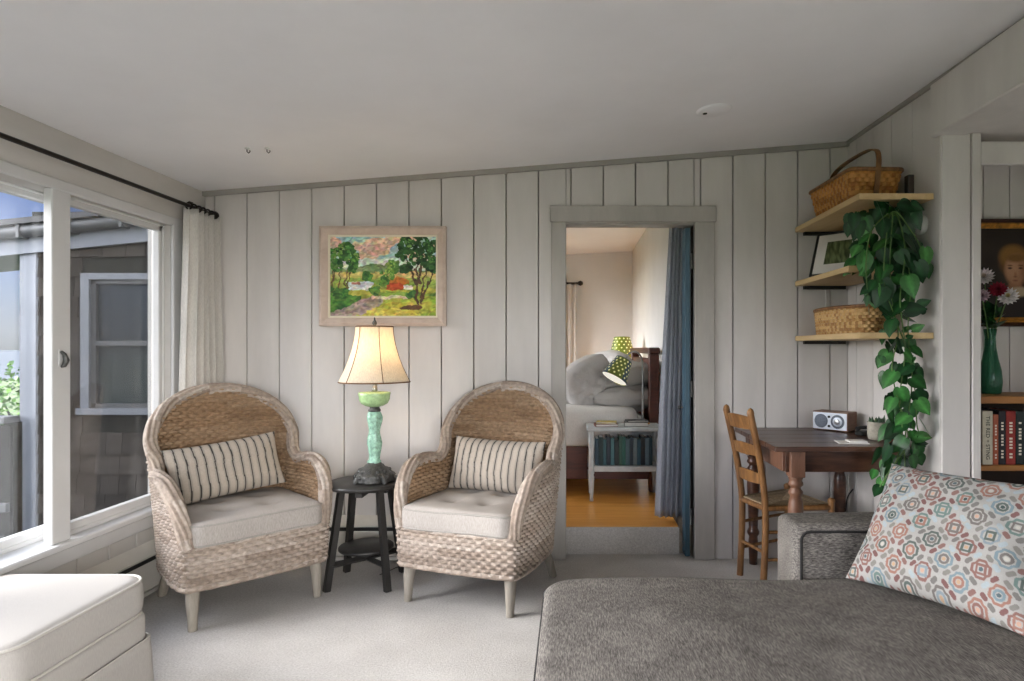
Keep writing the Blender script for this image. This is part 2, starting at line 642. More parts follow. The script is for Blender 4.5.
# ------------------------------------------------------------------ camera, sky, added bright lobes
cam = bpy.data.cameras.new('camera')
cam.sensor_width = 36
cam.lens = F / 1024 * 36
cam.shift_x = -(CX - 512) / 1024
cam.shift_y = (CY - 340.5) / 1024
cam.clip_start = .05
cam.clip_end = 5000
co = bpy.data.objects.new('camera', cam)
co.location = (0, 0, EYE)
co.rotation_euler = (PI / 2, 0, 0)
COL.objects.link(co)
SC.camera = co
SC.view_settings.view_transform = 'Standard'
SC.view_settings.look = 'None'
SC.view_settings.gamma = 1
SC.view_settings.use_curve_mapping = False
SC.view_settings.exposure = -0.36
SC.cycles.max_bounces = 10
SC.cycles.diffuse_bounces = 6
SC.cycles.transparent_max_bounces = 16
SC.cycles.sample_clamp_indirect = 6
SC.cycles.caustics_reflective = False
SC.cycles.caustics_refractive = False

SKY_BRIGHT, SKY_REAR, SKY_ZEN = 64.0, 42.0, 1.0
w = bpy.data.worlds.new('sky')
SC.world = w
w.use_nodes = True
nt = w.node_tree
nt.nodes.clear()
N = nt.nodes.new
tc = N('ShaderNodeTexCoord')
sep = N('ShaderNodeSeparateXYZ')
nt.links.new(tc.outputs['Generated'], sep.inputs[0])
rp = N('ShaderNodeValToRGB')
el = rp.color_ramp.elements
for p, c in ((.0, '9AA6B0'), (.02, 'AEBBCA'), (.07, '92AFD6'), (.12, '5F92DA'), (.2, '3F78CF'), (.45, '5F8CC8')):
    if p in (0.0,):
        e = el[0]
    elif p == .02:
        e = el[1]
    else:
        e = el.new(p)
    e.position = p
    e.color = L4(c)
nt.links.new(sep.outputs[2], rp.inputs[0])
# soft clouds
mpn = N('ShaderNodeMapping')
mpn.inputs['Scale'].default_value = (3, 3, 9)
nt.links.new(tc.outputs['Generated'], mpn.inputs[0])
nz = N('ShaderNodeTexNoise')
nz.inputs['Scale'].default_value = 1.6
nz.inputs['Detail'].default_value = 6
nt.links.new(mpn.outputs[0], nz.inputs['Vector'])
cr = N('ShaderNodeMapRange')
cr.inputs[1].default_value, cr.inputs[2].default_value, cr.inputs[3].default_value, cr.inputs[4].default_value = .58, .85, 0, .25
nt.links.new(nz.outputs['Fac'], cr.inputs[0])
cm = N('ShaderNodeMix')
cm.data_type = 'RGBA'
nt.links.new(cr.outputs[0], cm.inputs[0])
nt.links.new(rp.outputs[0], cm.inputs[6])
cm.inputs[7].default_value = L4('E4E9EE')
# added bright lobe in the sky, out of view seaward, to light the room
dot = N('ShaderNodeVectorMath')
dot.operation = 'DOT_PRODUCT'
d0 = Vector((-.94, -.14, .36)).normalized()
dot.inputs[1].default_value = d0
nt.links.new(tc.outputs['Generated'], dot.inputs[0])
mx = N('ShaderNodeMath'); mx.operation = 'MAXIMUM'; mx.inputs[1].default_value = 0
nt.links.new(dot.outputs['Value'], mx.inputs[0])
pw = N('ShaderNodeMath'); pw.operation = 'POWER'; pw.inputs[1].default_value = 9.0
nt.links.new(mx.outputs[0], pw.inputs[0])
st = N('ShaderNodeMath'); st.operation = 'MULTIPLY_ADD'; st.inputs[1].default_value = SKY_BRIGHT; st.inputs[2].default_value = 1.0
nt.links.new(pw.outputs[0], st.inputs[0])
zz = N('ShaderNodeMapRange')
zz.inputs[1].default_value, zz.inputs[2].default_value, zz.inputs[3].default_value, zz.inputs[4].default_value = .25, .8, 0, SKY_ZEN
nt.links.new(sep.outputs[2], zz.inputs[0])
ad = N('ShaderNodeMath'); ad.operation = 'ADD'
nt.links.new(st.outputs[0], ad.inputs[0])
nt.links.new(zz.outputs[0], ad.inputs[1])
# second added lobe, unseen behind the house, for soft fill through the rear windows
dot2 = N('ShaderNodeVectorMath'); dot2.operation = 'DOT_PRODUCT'
dot2.inputs[1].default_value = Vector((.50, -.84, .2)).normalized()
nt.links.new(tc.outputs['Generated'], dot2.inputs[0])
mx2 = N('ShaderNodeMath'); mx2.operation = 'MAXIMUM'; mx2.inputs[1].default_value = 0
nt.links.new(dot2.outputs['Value'], mx2.inputs[0])
pw2 = N('ShaderNodeMath'); pw2.operation = 'POWER'; pw2.inputs[1].default_value = 10.0
nt.links.new(mx2.outputs[0], pw2.inputs[0])
st2 = N('ShaderNodeMath'); st2.operation = 'MULTIPLY_ADD'; st2.inputs[1].default_value = SKY_REAR
nt.links.new(pw2.outputs[0], st2.inputs[0])
nt.links.new(ad.outputs[0], st2.inputs[2])
ad = st2
mxx = N('ShaderNodeMath'); mxx.operation = 'MAXIMUM'
nt.links.new(mx.outputs[0], mxx.inputs[0])
nt.links.new(mx2.outputs[0], mxx.inputs[1])
mx = N('ShaderNodeMath'); mx.operation = 'POWER'; mx.inputs[1].default_value = 2.2
nt.links.new(mxx.outputs[0], mx.inputs[0])
# the added lobes are white
wm = N('ShaderNodeMix'); wm.data_type = 'RGBA'
nt.links.new(mx.outputs[0], wm.inputs[0])
nt.links.new(cm.outputs[2], wm.inputs[6])
wm.inputs[7].default_value = L4('F3F0ED')
bg = N('ShaderNodeBackground')
nt.links.new(wm.outputs[2], bg.inputs[0])
nt.links.new(ad.outputs[0], bg.inputs[1])
wo = N('ShaderNodeOutputWorld')
nt.links.new(bg.outputs[0], wo.inputs[0])
w.cycles.sampling_method = 'MANUAL'
w.cycles.sample_map_resolution = 512


def portal(name, loc, rot, sx, sy):
    l = bpy.data.lights.new(name, 'AREA')
    l.shape = 'RECTANGLE'
    l.size, l.size_y = sx, sy
    l.cycles.is_portal = True
    o = bpy.data.objects.new(name, l)
    o.location, o.rotation_euler = loc, rot
    COL.objects.link(o)


# ------------------------------------------------------------------ room shell
XL, YB, YREAR = -2.29, 4.0, -2.4
zc = lambda x: 2.466 + .0775 * x
xr = lambda y: 1.73 + .04 * (4 - y)
DX0, DX1, DZ = -.031, .769, 2.10               # the doorway to the bedroom
WIN = [(-2.2, -1.3), (-1.2, -.25), (-.15, .85), (.97, 1.95), (2.05, 3.0), (2.935, 3.66)]   # window bays in the left wall
WZ0, WZ1 = .445, 2.02

struct(MB().box(-2.45, 3.7, YREAR - .1, 4.0, -.12, 0).box(DX0, .69, 4.0, 4.1, -.12, 0).box(.69, DX1, 4.0, 4.1, -.12, 0).build('floor', 'carpet'))

m = MB()
edges = [XL] + [(214.5 + 32.4 * k - CX) / 160 for k in range(0, 20)] + [1.73]
edges = [e for e in edges if e <= 1.73]
for a, b in zip(edges[:-1], edges[1:]):
    a2, b2 = a + .002, b - .002
    if b2 - a2 < .02: continue
    spans = []
    if b2 <= DX0 + .0 or a2 >= DX1: spans = [(a2, b2, 0)]
    else:
        if a2 < DX0: spans.append((a2, DX0, 0))
        spans.append((max(a2, DX0), min(b2, DX1), DZ))
        if b2 > DX1: spans.append((DX1, b2, 0))
    for p, q, z in spans:
        e = .0025
        m.hexa([(p, 4.022, z), (q, 4.022, z), (q, 4.05, z), (p, 4.05, z), (p, 4.022, zc(p)), (q, 4.022, zc(q)), (q, 4.05, zc(q)), (p, 4.05, zc(p))])
        m.hexa([(p + e, 4.0, z), (q - e, 4.0, z), (q, 4.022, z), (p, 4.022, z), (p + e, 4.0, zc(p)), (q - e, 4.0, zc(q)), (q, 4.022, zc(q)), (p, 4.022, zc(p))])
for p, q, z in ((XL - .2, DX0, -.12), (DX0, DX1, DZ), (DX1, 1.95, -.12)):
    m.hexa([(p, 4.045, z), (q, 4.045, z), (q, 4.1, z), (p, 4.1, z), (p, 4.045, zc(p) + .1), (q, 4.045, zc(q) + .1), (q, 4.1, zc(q) + .1), (p, 4.1, zc(p) + .1)])
for zt, p0, p1 in ((1.385, 768, 791),):
    pass
struct(m.build('wall_back', 'wall'))

m = MB()                                         # left wall: apron under the sills, header, posts between the bays
m.box(XL - .13, XL, YREAR, 4.05, 0, WZ0 - .07)
y = 3.95
while y > YREAR + .1:
    m.box(XL, XL + .012, y - .193, y, .0, WZ0 - .09, b=.003)
    y -= .2
m.box(XL - .13, XL, YREAR, 4.05, WZ1, 2.32)
ys = [YREAR] + [v for b in WIN for v in b] + [4.05]
for a, b in zip(ys[0::2], ys[1::2]):
    if b - a > .02: m.box(XL - .13, XL, a, b, WZ0 - .08, WZ1)
struct(m.build('wall_left', 'wallL'))

# right wall of vertical boards (slightly out of square, as the photograph shows) and its corner post
d = Vector((.04, -1, 0)).normalized()
nrm = Vector((-1, -.04, 0)).normalized()
O = Vector((1.73, 4.0, 0))
def rw(t, out, z): return O + d * t + nrm * out + Vector((0, 0, z))
m = MB()
for a, b in ((0, .11), (.115, .305), (.31, .50), (.505, .70), (.705, .885)):
    m.hexa([rw(a, 0, 0), rw(a, -.03, 0), rw(b, -.03, 0), rw(b, 0, 0), rw(a, 0, 2.62), rw(a, -.03, 2.62), rw(b, -.03, 2.62), rw(b, 0, 2.62)])
m.hexa([rw(0, -.028, 0), rw(0, -.16, 0), rw(.93, -.16, 0), rw(.93, -.028, 0), rw(0, -.028, 2.7), rw(0, -.16, 2.7), rw(.93, -.16, 2.7), rw(.93, -.028, 2.7)])
m.hexa([rw(.885, .004, 0), rw(.885, -.03, 0), rw(.94, -.03, 0), rw(.94, .004, 0), rw(.885, .004, 2.34), rw(.885, -.03, 2.34), rw(.94, -.03, 2.34), rw(.94, .004, 2.34)])
struct(m.build('wall_right', 'wall'))
m = MB()                                         # end of that wall and the niche beside it
m.box(1.768, 1.905, 3.05, 3.08, 0, 2.34, b=.004)
m.box(1.911, 1.953, 3.045, 3.08, 0, 2.34, b=.004)
m.box(1.80, 1.953, 3.08, 3.45, 0, 2.34)
x = 1.953
for wd in (.26, .14, .3, .2, .3, .3, .26):
    m.box(x, x + wd - .005, 3.43, 3.46, 0, 2.34)
    x += wd
m.box(1.953, 3.7, 3.455, 3.55, 0, 2.4)
m.box(1.953, 3.7, 3.05, 3.075, 2.19, 2.30, b=.004)
struct(m.build('wall_niche', 'wall'))
m = MB()
m.box(1.735, 1.89, YREAR, 3.095, 2.33, 2.585, b=.006)
m.box(1.89, 3.7, YREAR, 3.5, 2.34, 2.44)
struct(m.build('ceiling_beam', 'wall'))
struct(MB().box(3.6, 3.75, YREAR, 3.5, 0, 2.4).build('wall_far_right', 'wall'))

m = MB()
p, q = -2.45, 1.95
m.hexa([(p, YREAR - .1, zc(p)), (q, YREAR - .1, zc(q)), (q, 4.06, zc(q)), (p, 4.06, zc(p)), (p, YREAR - .1, zc(p) + .12), (q, YREAR - .1, zc(q) + .12), (q, 4.06, zc(q) + .12), (p, 4.06, zc(p) + .12)])
struct(m.build('ceiling', 'ceil'))

m = MB()                                         # small moulding under the ceiling
for p, q in ((XL, 1.73),):
    m.hexa([(p, 3.975, zc(p) - .028), (q, 3.975, zc(q) - .028), (q, 4.0, zc(q) - .028), (p, 4.0, zc(p) - .028), (p, 3.97, zc(p)), (q, 3.97, zc(q)), (q, 4.0, zc(q)), (p, 4.0, zc(p))])
struct(m.build('trim_1', 'cove'))
m = MB()
m.hexa([rw(0, .02, 2.585), rw(0, -.02, 2.585), rw(6.3, -.02, 2.585), rw(6.3, .02, 2.585), rw(0, .03, 2.612), rw(0, -.02, 2.612), rw(6.3, -.02, 2.612), rw(6.3, .03, 2.612)])
struct(m.build('trim_2', 'cove'))
# window sill and apron board on the left wall
m = MB()
m.box(XL - .12, XL + .045, YREAR, 3.99, WZ0 - .03, WZ0, b=.006)
m.box(XL, XL + .025, YREAR, 3.99, WZ0 - .10, WZ0 - .03, b=.004)
struct(m.build('trim_3', 'white'))
# casing of the doorway
m = MB()
m.box(DX0 - .09, DX0, 3.975, 4.0, 0, DZ, b=.004)
m.box(DX1, DX1 + .125, 3.975, 4.0, 0, DZ, b=.004)
m.box(DX0 - .10, DX1 + .135, 3.97, 4.0, DZ, DZ + .10, b=.005)
m.box(DX0 - .012, DX0, 3.985, 4.11, 0, DZ)
m.box(DX1, DX1 + .02, 3.985, 4.11, 0, DZ)
m.box(DX0, DX1, 4.0, 4.11, DZ - .012, DZ)
struct(m.build('trim_4', 'trim'))
# far jamb casing of the window wall
struct(MB().box(XL, XL + .018, 3.66, 3.77, WZ0, WZ1 + .01, b=.004).box(XL, XL + .015, YREAR, 3.77, WZ1 - .005, WZ1 + .045, b=.004).build('trim_5', 'white'))

# rear of the room (behind the camera): wall, its unseen window added for fill light
m = MB()
m.box(-2.42, -2.0, YREAR - .12, YREAR, 0, 2.7).box(2.9, 3.7, YREAR - .12, YREAR, 0, 2.5)
m.box(-2.0, 2.9, YREAR - .12, YREAR, 0, .5).box(-2.0, 2.9, YREAR - .12, YREAR, 2.15, 2.7).box(.35, .5, YREAR - .12, YREAR, .5, 2.15)
struct(m.build('wall_rear', 'wallL'))


def window(n, y0, y1, x, rail=.04):
    r = empty('window_%d' % n, (x, (y0 + y1) / 2, WZ0))
    struct(r)
    h, w2 = WZ1 - WZ0, (y1 - y0) / 2
    m = MB()
    m.box(-.02, .02, -w2, -w2 + rail, 0, h, b=.004).box(-.02, .02, w2 - rail, w2, 0, h, b=.004)
    m.box(-.02, .02, -w2, w2, 0, rail + .015, b=.004).box(-.02, .02, -w2, w2, h - rail, h, b=.004)
    m.box(-.028, .028, w2 - .012, w2, 0, h, b=.003).box(-.028, .028, -w2, -w2 + .012, 0, h, b=.003)
    m.box(-.028, .028, -w2, w2, h - .012, h, b=.003).box(-.028, .028, -w2, w2, 0, .02, b=.003)
    m.build('window_frame', 'white', r)
    MB().box(-.003, .003, -w2 + rail, w2 - rail, rail + .01, h - rail).build('pane', 'pane', r)
    if n == 6:                                   # insect screen on the outer face of the far pane
        MB().box(-.022, -.021, -w2 + rail, w2 - rail, rail, h - rail).build('insect_screen', 'screen', r)
    return r


wins = []
for i, (a, b) in enumerate(WIN):
    wins.append(window(i + 1, a, b, XL - .13 if i == 4 else XL - .06))
# white posts between the bays, with the latch on the one in view
m = MB()
for (a0, a1), (b0, b1) in zip(WIN[:-1], WIN[1:]):
    if b0 - a1 < .02: m.box(XL - .028, XL + .012, 2.81, 2.915, WZ0, WZ1, b=.004)
    else: m.box(XL - .06, XL + .012, a1 - .004, b0 + .004, WZ0, WZ1, b=.004)
struct(m.build('trim_6', 'white'))
r = empty('window_latch', (XL + .012, 2.85, 1.265), 0, 'grey teardrop latch on the white post between the two window panes', 'latch')
m = MB().box(0, .005, -.009, .009, -.03, .045, b=.002)
m.build('latch_plate', 'white', r)
MB().tube([(.006, 0, .035), (.018, .006, .02), (.022, .012, -.005), (.014, .008, -.03), (.006, 0, -.035)], [.006, .009, .013, .01, .005], 8).build('latch_lever', 'iron', r)
portal('sky_portal_left', (XL - .2, .73, 1.23), (0, -PI / 2, 0), 1.6, 5.9)
portal('sky_portal_rear', (.45, YREAR - .2, 1.32), (PI / 2, 0, 0), 4.9, 1.7)

# baseboard heaters
def heater(name, loc, rz, length, label):
    r = empty(name, loc, rz, label, 'heater', 'baseboard heaters')
    m = MB()                                    # local: x along the wall, -y into the room
    m.box(0, length, -.012, 0, .02, .26)
    m.box(0, length, -.065, -.058, .045, .19, b=.003)
    m.hexa([(0, -.068, .215), (length, -.068, .215), (length, -.0, .262), (0, 0, .262), (0, -.07, .224), (length, -.07, .224), (length, 0, .272), (0, 0, .272)])
    m.box(0, .012, -.066, 0, .02, .26).box(length - .012, length, -.066, 0, .02, .26)
    m.box(0, length, -.03, -.012, 0, .02)
    m.build('heater_cover', 'heater', r)
    MB().box(.012, length - .012, -.05, -.012, .05, .20).build('heater_fins', 'black', r)
    MB().box(.02, length - .02, -.066, -.0655, .192, .2).box(.02, length - .02, -.062, -.056, .19, .21).build('damper', 'black', r)
    return r
heater('baseboard_heater', (-2.19, 4.0, 0), 0, 1.98, 'white baseboard heater along the board wall behind the black side table')
heater('baseboard_heater', (XL + .012, .4, 0), PI / 2, 3.2, 'white baseboard heater with a dark slot, under the window sill')
bpy.data.objects['baseboard_heater.001'].rotation_euler = (0, 0, PI / 2)
bpy.data.objects['baseboard_heater.001'].location = (XL + .012, .4, 0)

# ceiling fittings
def on_ceiling(px, py):
    k = (px - CX) / F
    Y = (2.466 - EYE) * F / ((CY - py) - .0775 * k * F)
    return Vector((k * Y, Y, zc(k * Y)))
for px, lab in ((247, 'left one of the pair of small ceiling hooks'), (267, 'right one of the pair of small ceiling hooks')):
    p = on_ceiling(px, 148)
    r = empty('ceiling_hook', p, 0, lab, 'hook', 'ceiling hooks')
    MB().lathe([(0, 0), (.012, 0), (.012, -.004), (.004, -.008)], 12).build('hook_plate', 'white2', r)
    MB().tube([(0, 0, -.006), (0, 0, -.018), (.008, 0, -.026), (.016, 0, -.018), (.014, 0, -.012)], .0028, 6).build('hook_wire', 'iron', r)
p = on_ceiling(714, 110)
r = empty('ceiling_cover_plate', p, 0, 'round white cover plate with a dark hole on the sloping ceiling', 'cover plate')
rot = Matrix.Rotation(-math.atan(.0775), 4, 'Y')
MB().lathe([(0, -.012), (.075, -.010), (.088, -.004), (.09, .006)], 32, xf=rot).build('plate', 'ceil', r)
MB().lathe([(0, -.0145), (.011, -.014), (.012, -.008)], 12, (-.045, .01, 0), xf=rot).build('hole', 'black', r)

# ------------------------------------------------------------------ curtain rod and the cream curtain
XRD, ZRD = -2.20, 2.135
r = empty('curtain_rod', (XRD, 3.98, ZRD), 0, 'long dark bronze curtain rod above the windows', 'curtain rod')
MB().tube([(0, -6.2, 0), (0, -.03, 0)], .011, 12).build('rod', 'bronze', r)
MB().lathe([(0, -.034), (.012, -.03), (.02, -.012), (.026, .0), (.02, .02), (.01, .03), (0, .032)], 16, xf=Matrix.Translation((0, -.03, 0)) @ Matrix.Rotation(PI / 2, 4, 'X')).build('finial', 'bronze', r)
m = MB().tube([(-.085, -.13, .03), (-.03, -.13, .03), (0, -.13, -.015)], .007, 8).box(-.09, -.083, -.15, -.11, -.02, .06)
m.build('rod_bracket', 'bronze', r)
def curtain(name, loc, rz, wtop, wbot, z0, z1, folds, amp, mat, label, cat='curtain', shift=0, nz=40, seed=1, hem=.03):
    r = empty(name, loc, rz, label, cat)
    u = np.linspace(0, 1, folds * 14 + 1)
    v = np.linspace(0, 1, nz)
    U, V = np.meshgrid(u, v, indexing='ij')           # V: 0 bottom, 1 top
    W = wbot + (wtop - wbot) * V ** 1.3
    wob = (vnoise(U * 5 + 3, V * 2.2 + 7, seed) - .5)
    ph = 2 * PI * folds * (U + .05 * wob)
    A = amp * (1.0 - .35 * V) * (.7 + .6 * vnoise(U * 6, V * 0 + 3, seed + 4))
    X = (U - .5) * W + shift * (1 - V) + .25 * A * np.sin(2 * ph + 1)
    Y = A * np.sin(ph) + .01 * wob
    Z = z0 + (z1 - z0) * V
    grid_obj('fabric', np.stack([X, Y, Z], -1), mat, r, solid=.004)
    return r
cu = curtain('curtain', (XRD + .0, 3.825, 0), PI / 2, .30, .33, .29, 2.125, 5, .055, 'curtain', 'cream linen curtain gathered in the corner between window and board wall', shift=-.02)
for k in range(7):
    y = -.14 + k * .046
    MB().tube([(y, .018 * math.cos(a), 2.135 + .018 * math.sin(a)) for a in np.linspace(0, 2 * PI, 17)[:-1]], .0055, 6, closed=True).build('curtain_ring', 'bronze', cu)

# ------------------------------------------------------------------ wicker armchairs
STRANDS = np.array([lin(c) for c in ('978A7D', '85776B', 'A6998D', '75665A', '9C8F82', '8C7D70', 'B2A89E')])
LINING = np.array([lin(c) for c in ('8A7056', '755C43', '987F65', '6E553E', '8F755B', '7E644B', 'A08A71')])


def weave(name, B, T, parent, pitch=.027, row=.0195, nv=260, amp=.0075, rnd=.007, out=1, pal=STRANDS, bulge=0.0):
    """woven sheet between a bottom curve and a top curve (n, 3)"""
    n = len(B)
    v = np.linspace(0, 1, nv)
    P = B[:, None] * (1 - v)[None, :, None] + T[:, None] * v[None, :, None]
    tu = np.gradient(P, axis=0)
    tv = np.gradient(P, axis=1)
    Nn = np.cross(tu, tv)
    Nn /= np.linalg.norm(Nn, axis=2, keepdims=True) + 1e-9
    Nn *= out
    mid = .45 * B + .55 * T
    s = np.concatenate([[0], np.cumsum(np.linalg.norm(np.diff(mid, axis=0), axis=1))])
    S = np.repeat((s / pitch)[:, None], nv, 1)
    zr = P[..., 2] / row
    ri = np.floor(zr)
    fz = zr - ri
    jit = np.sin(ri * 12.9898) * 43758.5453
    jit = jit - np.floor(jit)
    dsp = amp * np.cos(PI * (S + ri)) * (1 - np.abs(2 * fz - 1) ** 3) + rnd * np.sqrt(np.clip(1 - (2 * fz - 1) ** 2, 0, 1)) - .005 * (np.abs(2 * fz - 1) > .78)
    if bulge:
        dsp = dsp + bulge * np.sin(PI * v)[None, :]
    P = P + Nn * dsp[..., None]
    over = ((np.floor(S + .5) + ri) % 2)
    k = (jit * 7).astype(int) % 7
    k2 = (np.abs(np.sin(ri * 78.233 + np.floor(S / 9) * 3.7)) * 7).astype(int) % 7
    c = .5 * pal.mean(0) + .2 * pal[k] + .3 * pal[k2]
    g = vnoise(S * .15 + 5, zr * .1 + 5, 3)[..., None]
    c = c * (.88 + .26 * g)
    return grid_obj(name, P, 'wicker', parent, cols=c, flip=(out < 0))


def braid(name, pts, r, parent, strands=7, twist=30.0, nth=28, seg=.006, flat=1.0):
    P = np.asarray(pts, float)
    s = np.concatenate([[0], np.cumsum(np.linalg.norm(np.diff(P, axis=0), axis=1))])
    m = max(8, int(s[-1] / seg))
    t = np.linspace(0, s[-1], m)
    Q = np.stack([np.interp(t, s, P[:, i]) for i in range(3)], 1)
    R = np.interp(t, s, r) if not np.isscalar(r) else np.full(m, r)
    tg = np.gradient(Q, axis=0)
    tg /= np.linalg.norm(tg, axis=1, keepdims=True)
    out = np.zeros((m, nth, 3))
    cols = np.zeros((m, nth, 3))
    nrm = None
    for i in range(m):
        if nrm is None:
            a = np.array([0, 0, 1.0]) if abs(tg[i, 2]) < .8 else np.array([0, 1.0, 0])
            nrm = a - tg[i] * a.dot(tg[i])
        nrm = nrm - tg[i] * nrm.dot(tg[i])
        nrm /= np.linalg.norm(nrm)
        bn = np.cross(tg[i], nrm)
        th = np.linspace(0, 2 * PI, nth, endpoint=False)
        ph = (th * strands / 2 + twist * t[i] + .5 * math.sin(t[i] * 23))
        ph2 = (th * strands / 2 - twist * t[i])
        w1, w2 = np.abs(np.cos(ph)), np.abs(np.cos(ph2))
        rr = R[i] * (.70 + .34 * np.maximum(w1 ** .8, w2 ** 3 * .55))
        out[i] = Q[i] + rr[:, None] * (np.cos(th)[:, None] * nrm + np.sin(th)[:, None] * bn * flat)
        idx = (np.floor(ph / PI + .5).astype(int) * 3 + int(t[i] / .17)) % 7
        cols[i] = .4 * STRANDS.mean(0) + .6 * STRANDS[idx]
    Pn = np.concatenate([out, ], 0)
    return grid_obj(name, Pn.transpose(1, 0, 2), 'wicker', parent, cols=cols.transpose(1, 0, 2), close_u=True, flip=True)


def wicker_chair():
    r = empty('wicker_armchair', (0, 0, 0))
    half = [  # top edge                 bottom edge
        ((.325, -.315, .385), (.318, -.315, .20)),
        ((.345, -.305, .46), (.335, -.295, .20)),
        ((.365, -.265, .57), (.345, -.24, .20)),
        ((.385, -.18, .655), (.35, -.15, .20)),
        ((.395, -.07, .69), (.345, -.05, .20)),
        ((.388, .03, .69), (.34, .05, .20)),
        ((.368, .105, .685), (.335, .115, .20)),
        ((.358, .16, .735), (.325, .17, .20)),
        ((.372, .215, .83), (.305, .215, .20)),
        ((.340, .265, .925), (.27, .25, .20)),
        ((.272, .308, 1.00), (.22, .275, .20)),
        ((.187, .338, 1.05), (.155, .292, .20)),
        ((.094, .357, 1.078), (.08, .302, .20)),
        ((0, .363, 1.086), (0, .305, .20))]
    T = [np.array(a) for a, b in half]
    B = [np.array(b) for a, b in half]
    half = [((a[0] * (1.03 if a[2] > .7 else 1.0), a[1], a[2]), b) for a, b in half]
    mir = lambda L: L + [p * np.array([-1, 1, 1]) for p in L[-2::-1]]
    T, B = catmull(mir(T), 24), catmull(mir(B), 24)
    weave('outer_shell', B, T, r, out=1)
    # lining, 3 cm inside
    cen = np.array([0, -.02, 0])
    off = np.zeros_like(T)
    def inset(C, dd):
        tg = np.gradient(C[:, :2], axis=0)
        tb = np.gradient(B[:, :2], axis=0)
        nn = np.stack([-tb[:, 1], tb[:, 0]], 1)
        nn /= np.linalg.norm(nn, axis=1, keepdims=True) + 1e-9
        sg = np.sign(((cen[:2] - B[:, :2]) * nn).sum(1))[:, None]
        out = C.copy()
        out[:, :2] += nn * sg * dd
        return out
    weave('inner_lining', inset(B, .034), inset(T, .034), r, out=-1, pal=LINING)
    # front rail
    x = np.linspace(-.325, .325, 120)
    yb = -.315 - .022 * (1 - (x / .325) ** 2) ** .5
    Bf = np.stack([x, yb, np.full_like(x, .20)], 1)
    Tf = np.stack([x, yb + .004, np.full_like(x, .388)], 1)
    weave('front_panel', Bf, Tf, r, nv=80, out=1)
    # rolled braid on the whole upper edge: arms and hood
    Tm = inset(T, .017)
    k = len(Tm)
    u = np.linspace(-1, 1, k)
    rad = .033 + .004 * np.exp(-((np.abs(u) - .78) / .12) ** 2)
    braid('edge_braid', Tm, rad, r, 8, 17, 40)
    Bm = np.vstack([Bf[::-1][:1] * 0 + B[:1], B])
    loop = np.vstack([B, Bf[1:-1]])
    braid('bottom_braid', np.vstack([loop, loop[:2]]), .013, r, 4, 40, 14)
    braid('front_braid', Tf, .012, r, 4, 40, 14)
    MB().prism([(.31, -.315), (.34, -.2), (.33, .1), (.22, .255), (-.22, .255), (-.33, .1), (-.34, -.2), (-.31, -.315)], .36, .38).build('seat_deck', 'leg', r)
    for sx in (-1, 1):
        MB().tube([(sx * .285, -.265, .24), (sx * .287, -.27, .19), (sx * .292, -.28, .12), (sx * .292, -.285, .05), (sx * .293, -.288, 0)], [.034, .033, .028, .022, .020], 14).build('leg', 'leg', r)
        MB().tube([(sx * .25, .22, .24), (sx * .255, .235, .18), (sx * .275, .28, .08), (sx * .285, .305, 0)], [.032, .03, .025, .021], 14).build('leg', 'leg', r)
    # seat cushion with four tufts
    def top(x, y):
        z = .022 * (1 - (x / .31) ** 2) * (1 - (y / .31) ** 2)
        for tx in (-.1, .1):
            for ty in (-.1, .1):
                q = (x - tx) ** 2 + (y - ty) ** 2
                z = z - .026 * np.exp(-q / .0022) - .008 * np.exp(-q / .012)
        z = z + .007 * (vnoise(x * 14 + 20, y * 14 + 20, 5) - .5)
        return z
    cu = slab('seat_cushion', .615, .60, .385, .505, .05, .022, 'linen', r, top, lambda t: .012 * math.sin(PI * t), loc=(0, -.045, 0))
    for zz, ins in ((.492, .0), (.40, .0)):
        o = rrect(.612 - ins, .597 - ins, .05)
        MB().tube([(x, y - .045, zz + .004 * math.sin(x * 9)) for x, y in o], .0055, 6, closed=True).build('piping', 'piping', cu)
    return r


ch = wicker_chair()
ch.location = (-1.755, 3.385, 0)
ch.rotation_euler = (0, 0, math.radians(45))
tag(ch, 'rounded wicker armchair with grey seat cushion in the corner by the window and cream curtain', 'armchair', 'pair of wicker armchairs')
ch2 = dup(ch, (-.475, 3.50, 0), math.radians(-20), 'rounded wicker armchair with grey seat cushion next to the doorway', 'pair of wicker armchairs')


def stripes(sd):
    def f(x, z, U, V):
        base = np.empty(x.shape + (3,))
        base[:] = lin('A79D91')
        alt = np.array(lin('8C8A86'))
        ph = (x + .006 * (vnoise(U * 2 + 4, V * 3 + 4, sd) - .5)) / .043
        fr = ph - np.floor(ph)
        dark = np.abs(fr - .5) < .07
        grey = (np.abs(fr - .5) < .24) & ~dark
        base[grey] = np.array(lin('968F86'))
        base[dark] = np.array(lin('3A3836'))
        return base
    return f


def lumbar(loc, rz, lean, roll, label, sd):
    def bend(P):
        Q = P.copy()
        Q[..., 1] += .25 * P[..., 0] ** 2 * -1
        return Q
    o = pillow('lumbar_pillow', .57, .30, .15, 'stripe', None, stripes(sd), 210, .05, .010, sd, bend)
    tag(o, label, 'pillow', 'striped pillows on the wicker armchairs')
    o.rotation_euler = (Matrix.Rotation(rz, 3, 'Z') @ Matrix.Rotation(lean, 3, 'X') @ Matrix.Rotation(roll, 3, 'Y')).to_euler()
    o.location = loc
    return o


def in_chair(c, p):
    return Matrix.Translation(c.location) @ Matrix.Rotation(c.rotation_euler[2], 4, 'Z') @ Vector(p)


lumbar(in_chair(ch, (-.03, .125, .668)), ch.rotation_euler[2], math.radians(-20), math.radians(-5), 'beige and grey striped lumbar pillow on the armchair by the window', 3)
lumbar(in_chair(ch2, (.015, .135, .65)), ch2.rotation_euler[2], math.radians(-17), math.radians(1), 'beige and grey striped lumbar pillow on the armchair next to the doorway', 8)

